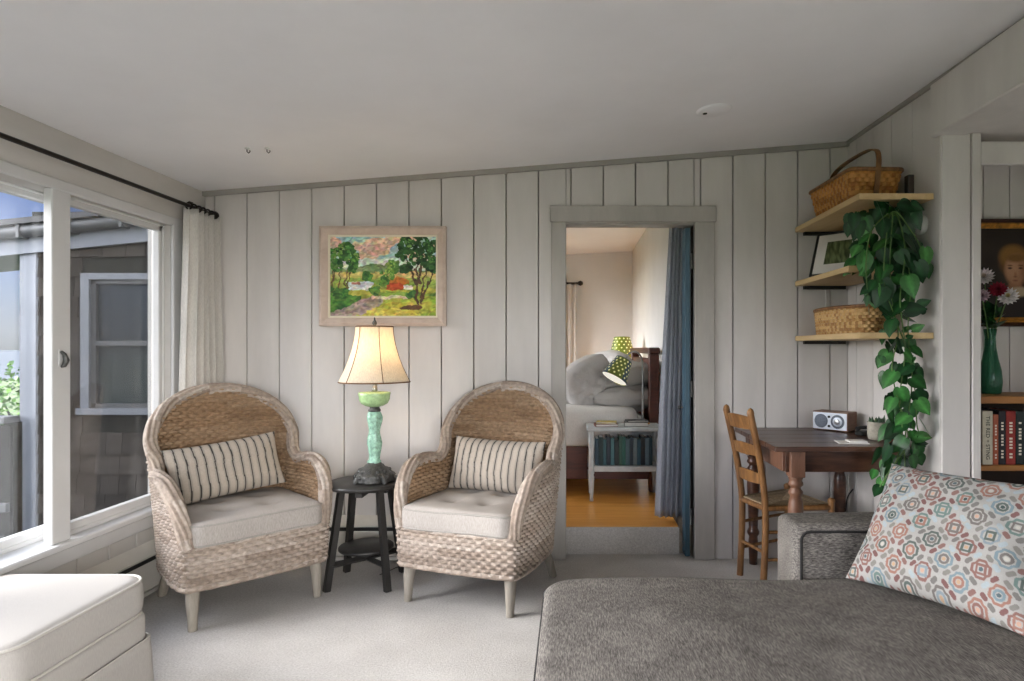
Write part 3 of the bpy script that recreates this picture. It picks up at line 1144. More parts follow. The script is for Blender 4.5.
# ------------------------------------------------------------------ side table and lamp
TB = (-1.155, 3.61)
r = empty('side_table', (TB[0], TB[1], 0), 0, 'round black wooden side table with a lower shelf between the armchairs', 'side table')
MB().lathe([(0, .540), (.205, .540), (.212, .546), (.215, .555), (.212, .562), (.205, .566), (0, .567)], 64).build('tabletop', 'blackwood', r)
for sx in (-1, 1):
    for sy in (-1, 1):
        A, Bp = Vector((sx * .105, sy * .10, .54)), Vector((sx * .165, sy * .155, 0))
        m = MB()
        m.tube([A, Bp], .023, 4, smooth=False)
        m.build('leg', 'blackwood', r)
MB().lathe([(0, .185), (.145, .185), (.150, .190), (.150, .200), (.145, .205), (0, .206)], 48).build('shelf', 'blackwood', r)
MB().box(-.02, .02, -.13, .13, .50, .54).box(-.12, .12, -.0195, .0195, .501, .539).build('top_brace', 'blackwood', r)
m = MB()
for a in (1, -1):
    m.tube([(-.145, -a * .14, .135), (.145, a * .14, .135)], .017, 4, smooth=False)
m.box(-.025, .025, -.025, .025, .13, .186)
m.build('stretcher', 'blackwood', r)

LX, LY = -1.105, 3.60
r = empty('table_lamp', (LX, LY, .567), 0, 'lit table lamp with bell shade, green glass column and dark metal foot', 'table lamp')
f8 = lambda a, z: 1 + .10 * math.cos(4 * a) * max(0, 1 - z / .08) + .03 * math.sin(9 * a)
f9 = lambda a, z: 1 + (.07 * math.cos(4 * a) + .05 * math.cos(12 * a + z * 60)) * max(0, 1 - z / .10)
m = MB().lathe([(.0, .004), (.095, .0), (.108, .003), (.114, .014), (.106, .026), (.112, .036), (.100, .050), (.088, .058), (.078, .074), (.058, .082), (.050, .094), (.040, .098), (.036, .107), (0, .107)], 72, f=f9)
for k in range(12):
    a = k * PI / 6
    for rr, zz_, q in ((.082, .060, .013), (.104, .034, .012)):
        m.lathe([(0, -q), (q * .7, -q * .7), (q, 0), (q * .7, q * .7), (0, q)], 8, (rr * math.cos(a + q * 40), rr * math.sin(a + q * 40), zz_))
for k in range(4):
    a = PI / 4 + k * PI / 2
    m.tube([(.07 * math.cos(a), .07 * math.sin(a), .055), (.095 * math.cos(a), .095 * math.sin(a), .035), (.113 * math.cos(a), .113 * math.sin(a), .012), (.118 * math.cos(a), .118 * math.sin(a), .0)], [.01, .014, .017, .012], 8)
m.build('lamp_foot', 'iron', r)
fl = lambda a, z: 1 + .05 * math.sin(3 * a + z * 40) + .03 * math.cos(6 * a)
MB().lathe([(.036, .105), (.038, .112), (.030, .122), (.031, .15), (.037, .19), (.041, .215), (.036, .25), (.030, .275), (.032, .30), (.040, .335), (.043, .36), (.036, .385), (.030, .392), (.0, .392)], 40, f=fl).build('lamp_column', 'jade', r)
MB().lathe([(.026, .39), (.034, .394), (.034, .402), (.028, .41), (.026, .42)], 24).build('collar', 'iron', r)
MB().lathe([(.026, .418), (.048, .424), (.072, .438), (.082, .456), (.084, .476), (.088, .494), (.085, .500), (.05, .503), (.0, .503)], 40, f=lambda a, z: 1 + .02 * math.cos(14 * a)).build('font_bowl', 'lime', r)
MB().lathe([(.012, .504), (.016, .51), (.016, .53), (.01, .534), (.01, .545), (.02, .55), (.02, .585), (0, .587)], 20).build('socket', 'steel', r)
m = MB().tube([(.018, 0, .56)] + [(.03 + .028 * math.sin(t), 0, .56 + .30 * t / PI) for t in np.linspace(0, PI, 14)] + [(0, 0, .866)], .0025, 6)
m.tube([(-.018, 0, .56)] + [(-.03 - .028 * math.sin(t), 0, .56 + .30 * t / PI) for t in np.linspace(0, PI, 14)] + [(0, 0, .866)], .0025, 6)
m.build('harp', 'steel', r)
MB().lathe([(0, .86), (.006, .862), (.006, .875), (.013, .884), (.012, .896), (.005, .905), (.004, .918), (0, .922)], 16).build('finial', 'iron', r)
prof = []
for t in np.linspace(0, 1, 22):
    prof.append((.105 + (.200 - .105) * (t ** 1.75), .868 - (.868 - .558) * t))
nsh = 48
fs = lambda a, z: 1 - .035 * abs(math.sin(3 * a)) ** 1.2
sh = MB().lathe([(max(.02, rr - .003), z) for rr, z in prof], nsh, f=fs)
shade_o = sh.build('lamp_shade', 'shade', r)
shade_o.modifiers.new('thickness', 'SOLIDIFY').thickness = .002
m = MB()
for k in range(6):
    a = PI / 3 * k
    m.tube([((rr + .0) * math.cos(a), (rr + .0) * math.sin(a), z) for rr, z in prof], .002, 6)
for rr, z in (prof[0], prof[-1]):
    m.tube([((rr - .002) * fs(a, 0) * math.cos(a), (rr - .002) * fs(a, 0) * math.sin(a), z) for a in np.linspace(0, 2 * PI, 61)[:-1]], .0035, 6, closed=True)
for a in (0, 2 * PI / 3, 4 * PI / 3):
    m.tube([(0, 0, .864), (.103 * math.cos(a), .103 * math.sin(a), .868)], .002, 6)
m.build('shade_trim', 'shadetrim', shade_o)
MB().lathe([(0, .585), (.014, .588), (.018, .61), (.030, .645), (.032, .665), (.024, .69), (0, .698)], 20).build('bulb', emit('warm_bulb', 'FFDDB0', 4.5), r)
MB().tube(catmull([(.02, .05, .012), (.09, .10, .0), (.14, .18, -.12), (.15, .235, -.33), (.12, .23, -.52), (.05, .2, -.562), (0, .1, -.562)], 8), .0025, 6).build('lamp_cord', 'black', r)
pl = bpy.data.lights.new('lamp_light', 'POINT')
pl.energy, pl.color, pl.shadow_soft_size = 3.4, lin('FFDEB2'), .035
po = bpy.data.objects.new('lamp_light', pl)
po.location = (LX, LY, .567 + .735)
COL.objects.link(po)


# ------------------------------------------------------------------ the landscape painting
def raster_landscape(nx, ny):
    x, y = np.meshgrid(np.linspace(0, 1, nx), np.linspace(0, 1, ny), indexing='ij')   # y: 0 top
    x, y = x + .030 * (vnoise(x * 22 + 3, y * 17 + 8, 21) - .5) + .012 * (vnoise(x * 60, y * 50, 22) - .5), y + .030 * (vnoise(x * 17 + 9, y * 22 + 1, 23) - .5) + .014 * (vnoise(x * 55, y * 60, 24) - .5)
    C = np.zeros((nx, ny, 3))
    n1 = vnoise(x * 9 + 1, y * 14 + 2, 1) * .6 + vnoise(x * 22, y * 30, 2) * .4
    def fill(mask, c, c2=None, nn=None, soft=None):
        a = np.array(lin(c))
        b = np.array(lin(c2)) if c2 else a
        t = (nn if nn is not None else n1)[..., None]
        t = np.clip((t - .3) / .4, 0, 1)
        col = a * (1 - t) + b * t
        C[mask] = col[mask]
    fill(y >= -1, '9CC6C6', 'BFD6CE')
    cl = vnoise(x * 4 + 5 + y * 2, y * 7 + 1, 4) * .65 + vnoise(x * 12, y * 16, 5) * .35
    fill((cl > .45) & (y < .40), 'E5CDAE', 'D9B9A0')
    fill((cl > .58) & (y < .36) & (y > .1), 'CDA996', 'D3B6A6')
    fill((y > .28) & (y < .5), 'CFDBD0', 'DDE0CC')
    hill = .40 - .05 * np.exp(-((x - .36) / .16) ** 2) + .02 * np.sin(x * 9)
    fill(y > hill, '6F8A5C', '8FA070')
    fill(y > .455 + .015 * np.sin(x * 11 + 2), 'B9B25E', 'D0C27A')
    fill((y > .44) & (y < .5) & (x > .42), 'C7AD68', 'D8C07E')
    fill(y > .52 + .01 * np.sin(x * 20), '7E9A45', 'A7B55A')
    fill((y > .565) & (y < .68) & (x > .16) & (x < .40), 'B9C9D4', 'E4E6E4')
    fill((y > .57) & (y < .60) & (x > .2) & (x < .3), 'A26B5B', 'BD8A78')
    fill(y > .66 + .03 * np.sin(x * 5 + 1), '8CA040', 'B8B650')
    fill((y > .70) & (x < .30) & (y - .70 > (x - .1) * .2), '2E5B2A', '5B8A3A')
    fill((y > .80 - .12 * (x > .0) * x) & (x < .36) & (y < .74 + .1 * (1 - x / .36)), '35602B', '6A943F')
    pt = .38 + (1 - y) * -.2
    pw = np.clip((y - .72) * 1.1, 0, 1)
    cx = .46 - (y - .74) * 1.15
    fill((y > .745) & (np.abs(x - cx) < .06 + pw * .55) & (x < .62 - .6 * (y - .75)), '8E8378', 'B9A898')
    fill((y > .745) & (y < .80) & (x > .38) & (x < .74) & (np.abs(y - .775 + .02 * x) < .018), 'CDB9A0', 'E0CFB2')
    fill((y > .82) & (x > .60 - (y - .78) * 1.6) & (x < .86 - .5 * (1 - y)), 'A9A23A', 'CBC25C')
    fill((y > .70) & (x > .45) & (y < .745), '5C8038', '8BA548')
    # red barn and pale house
    fill((x > .52) & (x < .685) & (y > .575) & (y < .675), 'A8492A', 'C76338')
    fill((y > .50 + np.abs(x - .64) * .5) & (y < .585) & (x > .55) & (x < .75), 'B06A2C', 'CF8B45')
    fill((x > .685) & (x < .77) & (y > .60) & (y < .665), 'D8D6CC', 'EDE8DA')
    def blobs(pts, c, c2, seed, k, rr):
        g = np.random.default_rng(seed)
        for (px, py, r0) in pts:
            for _ in range(k):
                a, q = g.random() * 6.28, g.random() ** .5 * r0
                bx, by = px + q * math.cos(a) * .8, py + q * math.sin(a)
                s_ = rr * (.6 + .8 * g.random())
                mk = ((x - bx) * 1.3) ** 2 + (y - by) ** 2 < s_ * s_
                t = g.random()
                C[mk] = np.array(lin(c)) * (1 - t) + np.array(lin(c2)) * t
    def trunk(x0, y0, x1, y1, w_, c):
        t = np.clip((y - y0) / (y1 - y0), 0, 1)
        cx_ = x0 + (x1 - x0) * t + .01 * np.sin(t * 6)
        mk = (np.abs(x - cx_) < w_ * (.5 + .6 * t)) & (y > min(y0, y1)) & (y < max(y0, y1))
        C[mk] = np.array(lin(c))
    blobs([(.35, .50, .05), (.55, .48, .09), (.59, .38, .08), (.50, .57, .05), (.43, .68, .05), (.77, .73, .05)], '2C5A33', '6C9A42', 3, 26, .022)
    for a in ((.04, .30, .03, .72), (.10, .3, .085, .72), (.165, .3, .15, .72), (.2, .35, .16, .72), (.02, .4, .01, .72)):
        trunk(*a, .008, '6E5B3E')
    blobs([(.15, .15, .08), (.07, .24, .10), (.19, .27, .10), (.06, .36, .08), (.22, .38, .06)], '21492B', '5D8F45', 5, 40, .024)
    for a in ((.80, .2, .825, .86), (.80, .40, .82, .85), (.9, .25, .86, .84), (.97, .4, .86, .82), (.72, .28, .81, .6), (.87, .15, .84, .6)):
        trunk(*a, .011, '5A4634')
    blobs([(.70, .08, .08), (.84, .08, .10), (.95, .14, .08), (.68, .22, .08), (.80, .24, .10), (.93, .3, .09), (.72, .40, .06), (.96, .38, .06), (.88, .2, .08)], '16331F', '3E6B38', 6, 34, .024)
    fill(((x - .77) / .10) ** 2 + ((y - .885) / .028) ** 2 < 1, '5A4028', '6E5234')
    blobs([(.05, .70, .07), (.13, .70, .05)], '2A5A2C', '5E8A3C', 7, 24, .02)
    blobs([(.14, .12, .06), (.22, .26, .06), (.06, .22, .06)], '5F9046', '8DB25A', 15, 12, .012)
    blobs([(.72, .08, .06), (.90, .12, .08), (.80, .26, .08), (.94, .28, .05)], '44703C', '6F9A50', 16, 12, .011)
    blobs([(.55, .46, .06), (.58, .38, .06)], '7FA54C', 'A5BF66', 17, 14, .011)
    C *= (.6 + .8 * vnoise(x * 45 + y * 20, y * 50, 9))[..., None]
    C *= 1 + .35 * (np.stack([vnoise(x * 30, y * 34, 31 + q) for q in range(3)], -1) - .5)
    return C


PX0, PX1, PZ0, PZ1 = -1.562, -.776, 1.452, 2.072
r = empty('landscape_painting', ((PX0 + PX1) / 2, 4.0, (PZ0 + PZ1) / 2), 0, 'oil landscape with trees and a red barn in a pale wooden frame, above the lamp', 'painting')
w2, h2 = (PX1 - PX0) / 2, (PZ1 - PZ0) / 2


def frame_mesh(w2, h2, fw, y_out, y_in, depth):
    """mitred frame: outer edge at y_out toward the room, inner edge at y_in"""
    m = MB()
    o = [(-w2, -h2), (w2, -h2), (w2, h2), (-w2, h2)]
    k = [(-w2 + fw * .35, -h2 + fw * .35), (w2 - fw * .35, -h2 + fw * .35), (w2 - fw * .35, h2 - fw * .35), (-w2 + fw * .35, h2 - fw * .35)]
    i_ = [(-w2 + fw, -h2 + fw), (w2 - fw, -h2 + fw), (w2 - fw, h2 - fw), (-w2 + fw, h2 - fw)]
    for a in range(4):
        b = (a + 1) % 4
        rings = [(o, -.002), (o, -y_out * .8), (k, -y_out), (i_, -y_in), (i_, -.002)]
        vs = []
        for q, yy in rings:
            vs += [(q[a][0], yy, q[a][1]), (q[b][0], yy, q[b][1])]
        m.add(vs, [(2 * j, 2 * j + 1, 2 * j + 3, 2 * j + 2) for j in range(4)])
    return m


frame_mesh(w2, h2, .052, .045, .026, 0).build('picture_frame', 'frame', r)
frame_mesh(w2 - .05, h2 - .05, .014, .027, .020, 0).build('liner', 'liner', r)
nx, ny = 260, 200
C = raster_landscape(nx, ny)
xs, zs = np.linspace(-w2 + .06, w2 - .06, nx), np.linspace(h2 - .06, -h2 + .06, ny)
XX, ZZ = np.meshgrid(xs, zs, indexing='ij')
P = np.stack([XX, np.full_like(XX, -.016) - .0006 * vnoise(XX * 300 + 500, ZZ * 300 + 500, 2), ZZ], -1)
grid_obj('canvas', P, 'art', r, cols=C)
MB().box(-w2 + .03, w2 - .03, -.015, -.001, -h2 + .03, h2 - .03).build('backing', 'frame', r)

# ------------------------------------------------------------------ ottoman
OX, OY = -1.915, 2.14
r = empty('ottoman', (OX, OY, 0), 0, 'cream upholstered ottoman with welt piping below the window', 'ottoman')
cu = slab('cushion', .60, .66, .305, .445, .09, .03, 'cream', r, lambda x, y: .012 * (1 - (x / .3) ** 2) * (1 - (y / .33) ** 2), lambda t: .018 * math.sin(PI * t))
for zz in (.437, .315):
    MB().tube([(x, y, zz) for x, y in rrect(.597, .657, .09)], .005, 8, closed=True).build('piping', 'creampipe', cu)
slab('base', .60, .66, .20, .31, .06, .02, 'cream', r)
o = rrect(.612, .672, .05)
P = np.stack([np.column_stack([o * (1.035 - .03 * t), np.full(len(o), .012 + .20 * t)]) for t in np.linspace(0, 1, 8)], 1)
grid_obj('skirt', P, 'cream', r, close_u=True, solid=.006)
MB().tube([(x, y, .212) for x, y in rrect(.614, .674, .05)], .004, 6, closed=True).build('piping', 'creampipe', r)

# ------------------------------------------------------------------ sofa with chaise
r = empty('sofa', (.9, 1.75, 0), 0, 'charcoal tweed sofa with a long chaise seat in the foreground', 'sofa')
SX, SY = .9, 1.75
def ctop(x, y):
    return .03 * np.clip(1 - (x / .85) ** 4, 0, 1) * np.clip(1 - (y / .56) ** 2, 0, 1) + .010 * (vnoise(x * 3 + 9, y * 5 + 9, 2) - .5) \
        - .008 * np.exp(-((y + .26 + .1 * x) / .03) ** 2) * (np.abs(x) < .5) + .012 * np.exp(-((x + .45) / .25) ** 2)
cu = slab('chaise_cushion', 1.80, 1.42, .19, .432, .10, .045, 'sofa', r, ctop, lambda t: .008 * math.sin(PI * t), loc=(.80 - SX, 1.765 - SY, 0), nring=30)
for zz in (.40, .205):
    MB().tube([(x + .80 - SX, y + 1.765 - SY, zz) for x, y in rrect(1.798, 1.418, .10)], .005, 6, closed=True).build('piping', 'dpipe', cu)
m = MB()
for k, (cx_, cy_) in enumerate(((-.87, .71),)):
    pass
slab('base', 1.70, 1.40, .06, .20, .05, .02, 'sofaarm', r, loc=(.83 - SX, 1.765 - SY, 0))
# arm: long block at the far end, panel face toward the camera outlined by dark piping
ar = slab('arm', .94, .215, .08, .622, .035, .03, 'sofaarm', r, lambda x, y: .006 * np.cos(x * 3), loc=(1.335 - SX, 2.60 - SY, 0))
pp = []
xa, xb, za, zb, rc = .897 - SX, 1.78 - SX, .30, .598, .035
for k in range(9):
    a = PI + -PI / 2 * k / 8
    pp.append((xa + rc + rc * math.cos(a), 2.492 - SY, zb - rc + rc * math.sin(a)))
pts = [(xa, 2.49 - SY, za)] + pp + [(xb, 2.49 - SY, zb)]
MB().tube(pts, .0055, 6).build('piping', 'dpipe', ar)
slab('backrest', .20, 1.50, .08, .78, .05, .04, 'sofaarm', r, loc=(1.70 - SX, 1.735 - SY, 0))
for fx, fy in ((.08, 1.18), (.08, 2.35), (1.6, 1.18), (1.6, 2.35)):
    MB().tube([(fx - SX, fy - SY, .07), (fx - SX, fy - SY, 0)], [.026, .02], 10).build('leg', 'blackwood', r)


# patterned pillow
def medallions(x, z, U, V):
    c45 = math.sqrt(.5)
    per = .079
    s, t = (x * c45 + z * c45) / per, (-x * c45 + z * c45) / per
    wob = .03 * np.sin(z * 30)
    i, j = np.floor(s), np.floor(t)
    a, b = s - i - .5, t - j - .5
    r_ = np.sqrt(a * a + b * b)
    mxn = np.maximum(np.abs(a), np.abs(b))
    th = np.arctan2(b, a)
    C = np.empty(x.shape + (3,))
    C[:] = lin('9B9892')
    h = (np.abs(np.sin(i * 12.98 + j * 78.23)) * 43758.5) % 1
    pal = [lin(q) for q in ('5A7771', '86564B', '74868F', '515E58', '97614C', '66808A', '6B645E')]
    ring = np.array(pal)[(h * 7).astype(int) % 7]
    ring2 = np.array(pal)[((h * 31) % 1 * 7).astype(int) % 7]
    dotc = np.array([lin(q) for q in ('B48B5E', '4A6068', 'BE8B6A', 'B0AB9C', '3C504E')])[((h * 57) % 1 * 5).astype(int) % 5]
    rosette = r_ * (1 + .13 * np.cos(8 * th)) * .55 + mxn * .55
    k = (rosette > .275) & (rosette < .385)
    C[k] = ring[k]
    k = (r_ > .115) & (r_ < .215)
    q = (np.maximum(np.abs(a + b), np.abs(a - b)) * .75)
    k2 = np.where(h > .5, k, (q > .12) & (q < .215))
    C[k2] = ring2[k2]
    k = r_ < .08
    C[k] = dotc[k]
    # capsules on the cell borders
    for (u, v, ii, jj, sd) in ((np.minimum(s - i, 1 - (s - i)), b, np.floor(s + .5), j, 1), (np.minimum(t - j, 1 - (t - j)), a, i, np.floor(t + .5), 2)):
        for cc in (-.2, .2):
            dd = np.sqrt(np.maximum(np.abs(v - cc) - .075, 0) ** 2 + u ** 2)
            hh = (np.abs(np.sin(ii * 3.1 + jj * 17.7 + sd * 5 + cc * 9)) * 9431.3) % 1
            cp = np.array([lin(q_) for q_ in ('784A46', '7A756E', '8FA0A6', '6E6A65', '83574E')])[(hh * 5).astype(int) % 5]
            k = dd < .092
            C[k] = cp[k]
    g = C.mean(-1, keepdims=True)
    return (C * .62 + g * .38) * .86


o = pillow('throw_pillow', .62, .50, .20, 'pattern', None, medallions, 300, .08, .016, 4)
tag(o, 'white throw pillow with a multicoloured medallion pattern on the sofa', 'pillow')
e1 = Vector((.50, -.86, .02)).normalized()
e2 = Vector((.56, .21, .80))
e2 = (e2 - e1 * e2.dot(e1)).normalized()
e3 = e1.cross(e2)                                   # local x, y, z = e1, -(normal to room), e2
R = Matrix((e1, e2.cross(e1), e2)).transposed()
o.rotation_euler = R.to_euler()
o.location = Vector((1.035, 2.40, .455)) + e1 * .305 + e2 * .245

# ------------------------------------------------------------------ desk and what stands on it
DZT = .823
r = empty('desk', (1.36, 3.58, 0), 0, 'old dark walnut desk with turned legs against the board wall', 'desk')
gx, gy = 1.36, 3.58
m = MB()
for k in range(5):
    y0 = 3.185 + k * .158
    m.box(1.015 - gx, 1.70 - gx, y0 - gy, y0 + .156 - gy, .797, DZT, b=.003)
m.build('desktop', 'desk', r)
for ya in (3.25, 3.90):
    MB().box(1.09 - gx, 1.66 - gx, ya - gy, ya + .022 - gy, .685, .797, b=.002).build('apron', 'desk', r)
MB().box(1.08 - gx, 1.10 - gx, 3.27 - gy, 3.90 - gy, .685, .797, b=.002).build('apron', 'deskleg', r)
MB().box(1.64 - gx, 1.66 - gx, 3.27 - gy, 3.90 - gy, .685, .797, b=.002).build('apron', 'deskleg', r)
turn = [(.034, .66), (.036, .652), (.030, .642), (.037, .630), (.038, .62), (.026, .608), (.026, .60), (.036, .585), (.036, .575), (.027, .56), (.034, .535), (.038, .50), (.036, .42), (.030, .30), (.027, .22), (.036, .20), (.036, .185), (.026, .17), (.03, .13), (.026, .05), (.024, 0), (0, 0)]
for lx, ly in ((1.145, 3.262), (1.64, 3.262), (1.112, 3.905), (1.64, 3.905)):
    m = MB().box(lx - gx - .037, lx - gx + .037, ly - gy - .037, ly - gy + .037, .66, .797, b=.003)
    m.lathe(turn, 20, (lx - gx, ly - gy, 0))
    m.build('leg', 'deskleg' if ly < 3.5 else 'desk', r)

# radio
r = empty('table_radio', (1.580, 3.84, DZT), math.radians(-47), 'walnut table radio with silver front and round dial, in the corner of the desk', 'radio')
rh, rw2 = .114, .108
MB().box(-rw2, rw2, -.06, .065, .004, rh, b=.003).box(-rw2 + .02, -rw2 + .04, -.04, .04, 0, .005).box(rw2 - .04, rw2 - .02, -.04, .04, 0, .005).build('case', 'radio', r)
MB().box(-rw2 + .005, rw2 - .005, -.0635, -.059, .009, rh - .005, b=.002).build('front_panel', 'silver', r)
RX = Matrix.Rotation(PI / 2, 4, 'X')
def disc(m, cx, cz, rad, y0, y1, n=28):
    return m.lathe([(0, y1), (rad * .92, y1), (rad, y1 - .001), (rad, y0)], n, xf=Matrix.Translation((cx, 0, cz)) @ RX)
disc(MB(), -.052, .058, .041, .06, .0655).build('speaker_grille', 'grille', r)
k = disc(MB(), .048, .058, .041, .06, .065)
dl = k.build('tuning_dial', 'grille', r)
disc(MB(), .048, .058, .028, .064, .068).build('dial_ring', 'silver', dl)
disc(MB(), .048, .058, .016, .066, .078).build('tuning_knob', 'steel', dl)
for cz in (.03, .085):
    disc(MB(), -.002, cz, .007, .06, .072, 14).build('knob', 'black', r)

r = empty('succulent_pot', (1.642, 3.44, DZT), 0, 'small succulent in a round cement pot on the desk', 'potted plant')
MB().lathe([(0, 0), (.034, 0), (.042, .006), (.046, .03), (.046, .085), (.048, .095), (.044, .097), (.041, .092), (.040, .08), (0, .08)], 28).build('pot', 'cement', r)
m = MB()
for k in range(16):
    a, q = k * 2.4, .008 + .024 * (k / 16)
    h = .03 + .028 * random.random()
    p0 = Vector((q * math.cos(a), q * math.sin(a), .08))
    p1 = p0 + Vector((.012 * math.cos(a), .012 * math.sin(a), h))
    m.tube([p0, (p0 + p1) / 2 + Vector((.004 * math.cos(a), .004 * math.sin(a), 0)), p1], [.006, .008, .001], 6)
m.build('succulent', 'succ', r)
r = empty('terracotta_pot', (1.645, 3.285, DZT), 0, 'small terracotta pot at the desk edge behind the trailing vine', 'pot')
MB().lathe([(0, 0), (.03, 0), (.036, .05), (.042, .052), (.043, .07), (.038, .07), (.034, .05), (0, .05)], 24).build('pot', 'terra', r)
r = empty('desk_telephone', (1.645, 3.60, DZT), math.radians(20), 'small black device lying between the radio and the cement pot', 'device')
MB().box(-.04, .04, -.03, .03, 0, .028, b=.008).build('body', 'black', r)
MB().tube([(-.045, 0, .04), (-.02, 0, .046), (.02, 0, .046), (.045, 0, .04)], [.014, .010, .010, .014], 10).build('handset', 'black', r)
r = empty('notepad', (1.46, 3.33, DZT), math.radians(-8), 'white papers lying near the front edge of the desk', 'paper')
MB().box(-.075, .075, -.05, .05, 0, .004, b=.001).build('sheets', 'paper', r)
MB().box(-.02, .07, -.035, .045, .0045, .012, b=.002).build('booklet', 'paper', r)

# plug and cord under the desk
r = empty('power_cord', at(866, 487, 3.93), 0, 'black plug adapter with dangling cord on the wall under the desk', 'power cord')
MB().box(-.05, .04, -.02, .02, -.012, .012, b=.006).build('adapter', 'black', r)
m = MB().tube(catmull([(.02, 0, .22), (.022, .01, .12), (.03, .0, .0), (.05, .0, -.10), (.055, .0, -.2)], 8), .004, 6)
m.tube(catmull([(-.05, 0, 0), (-.085, 0, -.02), (-.115, .0, -.07), (-.125, 0, -.15)], 8), .004, 6)
m.build('cord', 'black', r)

# ------------------------------------------------------------------ ladder-back chair
rear = Vector((1.024, 3.60))
ang = math.atan2(.10, .34)
r = empty('ladderback_chair', (1.19, 3.65, 0), ang, 'honey-coloured ladder-back chair with woven rush seat at the desk', 'chair')
# local: +x forward, y sideways
bw, fw_, dp = .118, .20, .35
xb_, xf_ = -.172, .19
for sy in (-1, 1):
    pts = [(xb_ - .012, sy * bw, 0), (xb_, sy * bw, .25), (xb_, sy * bw, .46), (xb_ - .035, sy * (bw + .004), .70), (xb_ - .095, sy * (bw + .008), .955)]
    m = MB().tube(catmull(pts, 6), .0185, 12)
    e = Vector(pts[-1])
    m.lathe([(.0185, 0), (.020, .01), (.017, .024), (.011, .034), (0, .040)], 12, (e.x - .001, e.y, e.z - .003))
    m.build('rear_post', 'chairwood', r)
    m = MB().tube([(xf_, sy * fw_, 0), (xf_, sy * fw_, .47)], .0175, 12)
    m.lathe([(.0175, 0), (.021, .008), (.019, .02), (.01, .028), (0, .03)], 12, (xf_, sy * fw_, .465))
    m.build('front_leg', 'chairwood', r)
def back_x(z):
    P_ = catmull([(0.25, xb_), (.46, xb_), (.70, xb_ - .035), (.955, xb_ - .095)], 10)
    return float(np.interp(z, P_[:, 0], P_[:, 1]))
for z, h in ((.905, .068), (.755, .056), (.60, .056)):
    vs = []
    n = 12
    for k in range(n + 1):
        yy = -bw + 2 * bw * k / n
        bow = -.022 * (1 - (yy / bw) ** 2)
        arch = .012 * (1 - (yy / bw) ** 2)
        for zz_, oo in ((z - h / 2, -.005), (z - h / 2, .005), (z + h / 2 + arch, .005), (z + h / 2 + arch, -.005)):
            vs.append((back_x(zz_) + bow + oo, yy, zz_))
    fs_ = []
    for k in range(n):
        for j in range(4):
            fs_.append((k * 4 + j, k * 4 + (j + 1) % 4, (k + 1) * 4 + (j + 1) % 4, (k + 1) * 4 + j))
    MB().add(vs, fs_, False).build('back_slat', 'chairwood', r)
# rush seat: four woven triangles dipping to the middle
n = 90
u = np.linspace(-1, 1, n)
U, V = np.meshgrid(u, u, indexing='ij')
half_w = bw + (fw_ - bw) * (U + 1) / 2
X = (xb_ + xf_) / 2 + (xf_ - xb_) / 2 * U
Yg = half_w * V
md = np.maximum(np.abs(U), np.abs(V))
cords = np.abs(np.sin(md * PI * 13))
Z = .447 + .012 * md + .004 * cords
cc = np.where(np.sin(md * 60 + np.sign(U - V) * 2)[..., None] > .2, np.array(lin('A08E72')), np.array(lin('78644C'))) * (.8 + .4 * vnoise(U * 20 + 40, V * 20 + 40, 6))[..., None]
P = np.stack([X, Yg, Z], -1)
P2 = P.copy(); P2[..., 2] = .425 + .012 * md
grid_obj('rush_seat', np.concatenate([P, P2[::-1]], 0), 'basket', r, cols=np.concatenate([cc, cc[::-1]], 0), close_u=True)
m = MB()
m.tube([(xb_, -bw, .44), (xf_, -fw_, .44)], .016, 8).tube([(xb_, bw, .44), (xf_, fw_, .44)], .016, 8).tube([(xf_, -fw_, .44), (xf_, fw_, .44)], .016, 8).tube([(xb_, -bw, .44), (xb_, bw, .44)], .016, 8)
m.build('seat_rail', 'chairwood', r)
for z in (.16, .31):
    for sy in (-1, 1):
        MB().tube([(xb_ - .002, sy * bw, z), (xf_, sy * fw_, z)], .0095, 8).build('stretcher', 'chairwood', r)
    MB().tube([(xf_, -fw_, z + .03), (xf_, fw_, z + .03)], .0095, 8).build('stretcher', 'chairwood', r)
MB().tube([(xb_ - .004, -bw, .20), (xb_ - .004, bw, .20)], .0095, 8).build('stretcher', 'chairwood', r)

# ------------------------------------------------------------------ wall shelves
def wall_shelf(z, y0, label):
    r = empty('wall_shelf', (1.57, 3.5, z), 0, label, 'shelf', 'corner wall shelves')
    x0 = 1.395
    poly = [(x0 - 1.57, y0 - 3.5), (xr(y0) - .008 - 1.57, y0 - 3.5), (xr(3.985) - .008 - 1.57, 3.985 - 3.5), (x0 - 1.57, 3.985 - 3.5)]
    MB().prism(poly, 0, .03).build('board', 'pine', r, bevel=.003)
    MB().box(x0 + .05 - 1.57, 1.70 - 1.57, 3.955 - 3.5, 3.985 - 3.5, -.02, 0).build('cleat', 'black', r)
    return r
SH1, SH2, SH3 = 2.035, 1.70, 1.36
wall_shelf(SH1, 3.10, 'uppermost pine wall shelf, carrying the picnic basket')
wall_shelf(SH2, 3.22, 'middle pine wall shelf, carrying the framed print and the vine')
wall_shelf(SH3, 3.10, 'lowest pine wall shelf, carrying the low oval basket')
S1, S2, S3 = SH1 + .03, SH2 + .03, SH3 + .03

BC = np.array([lin(c) for c in ('A06A2C', '8F5A22', 'AD7533', '97622A', 'B58040')])


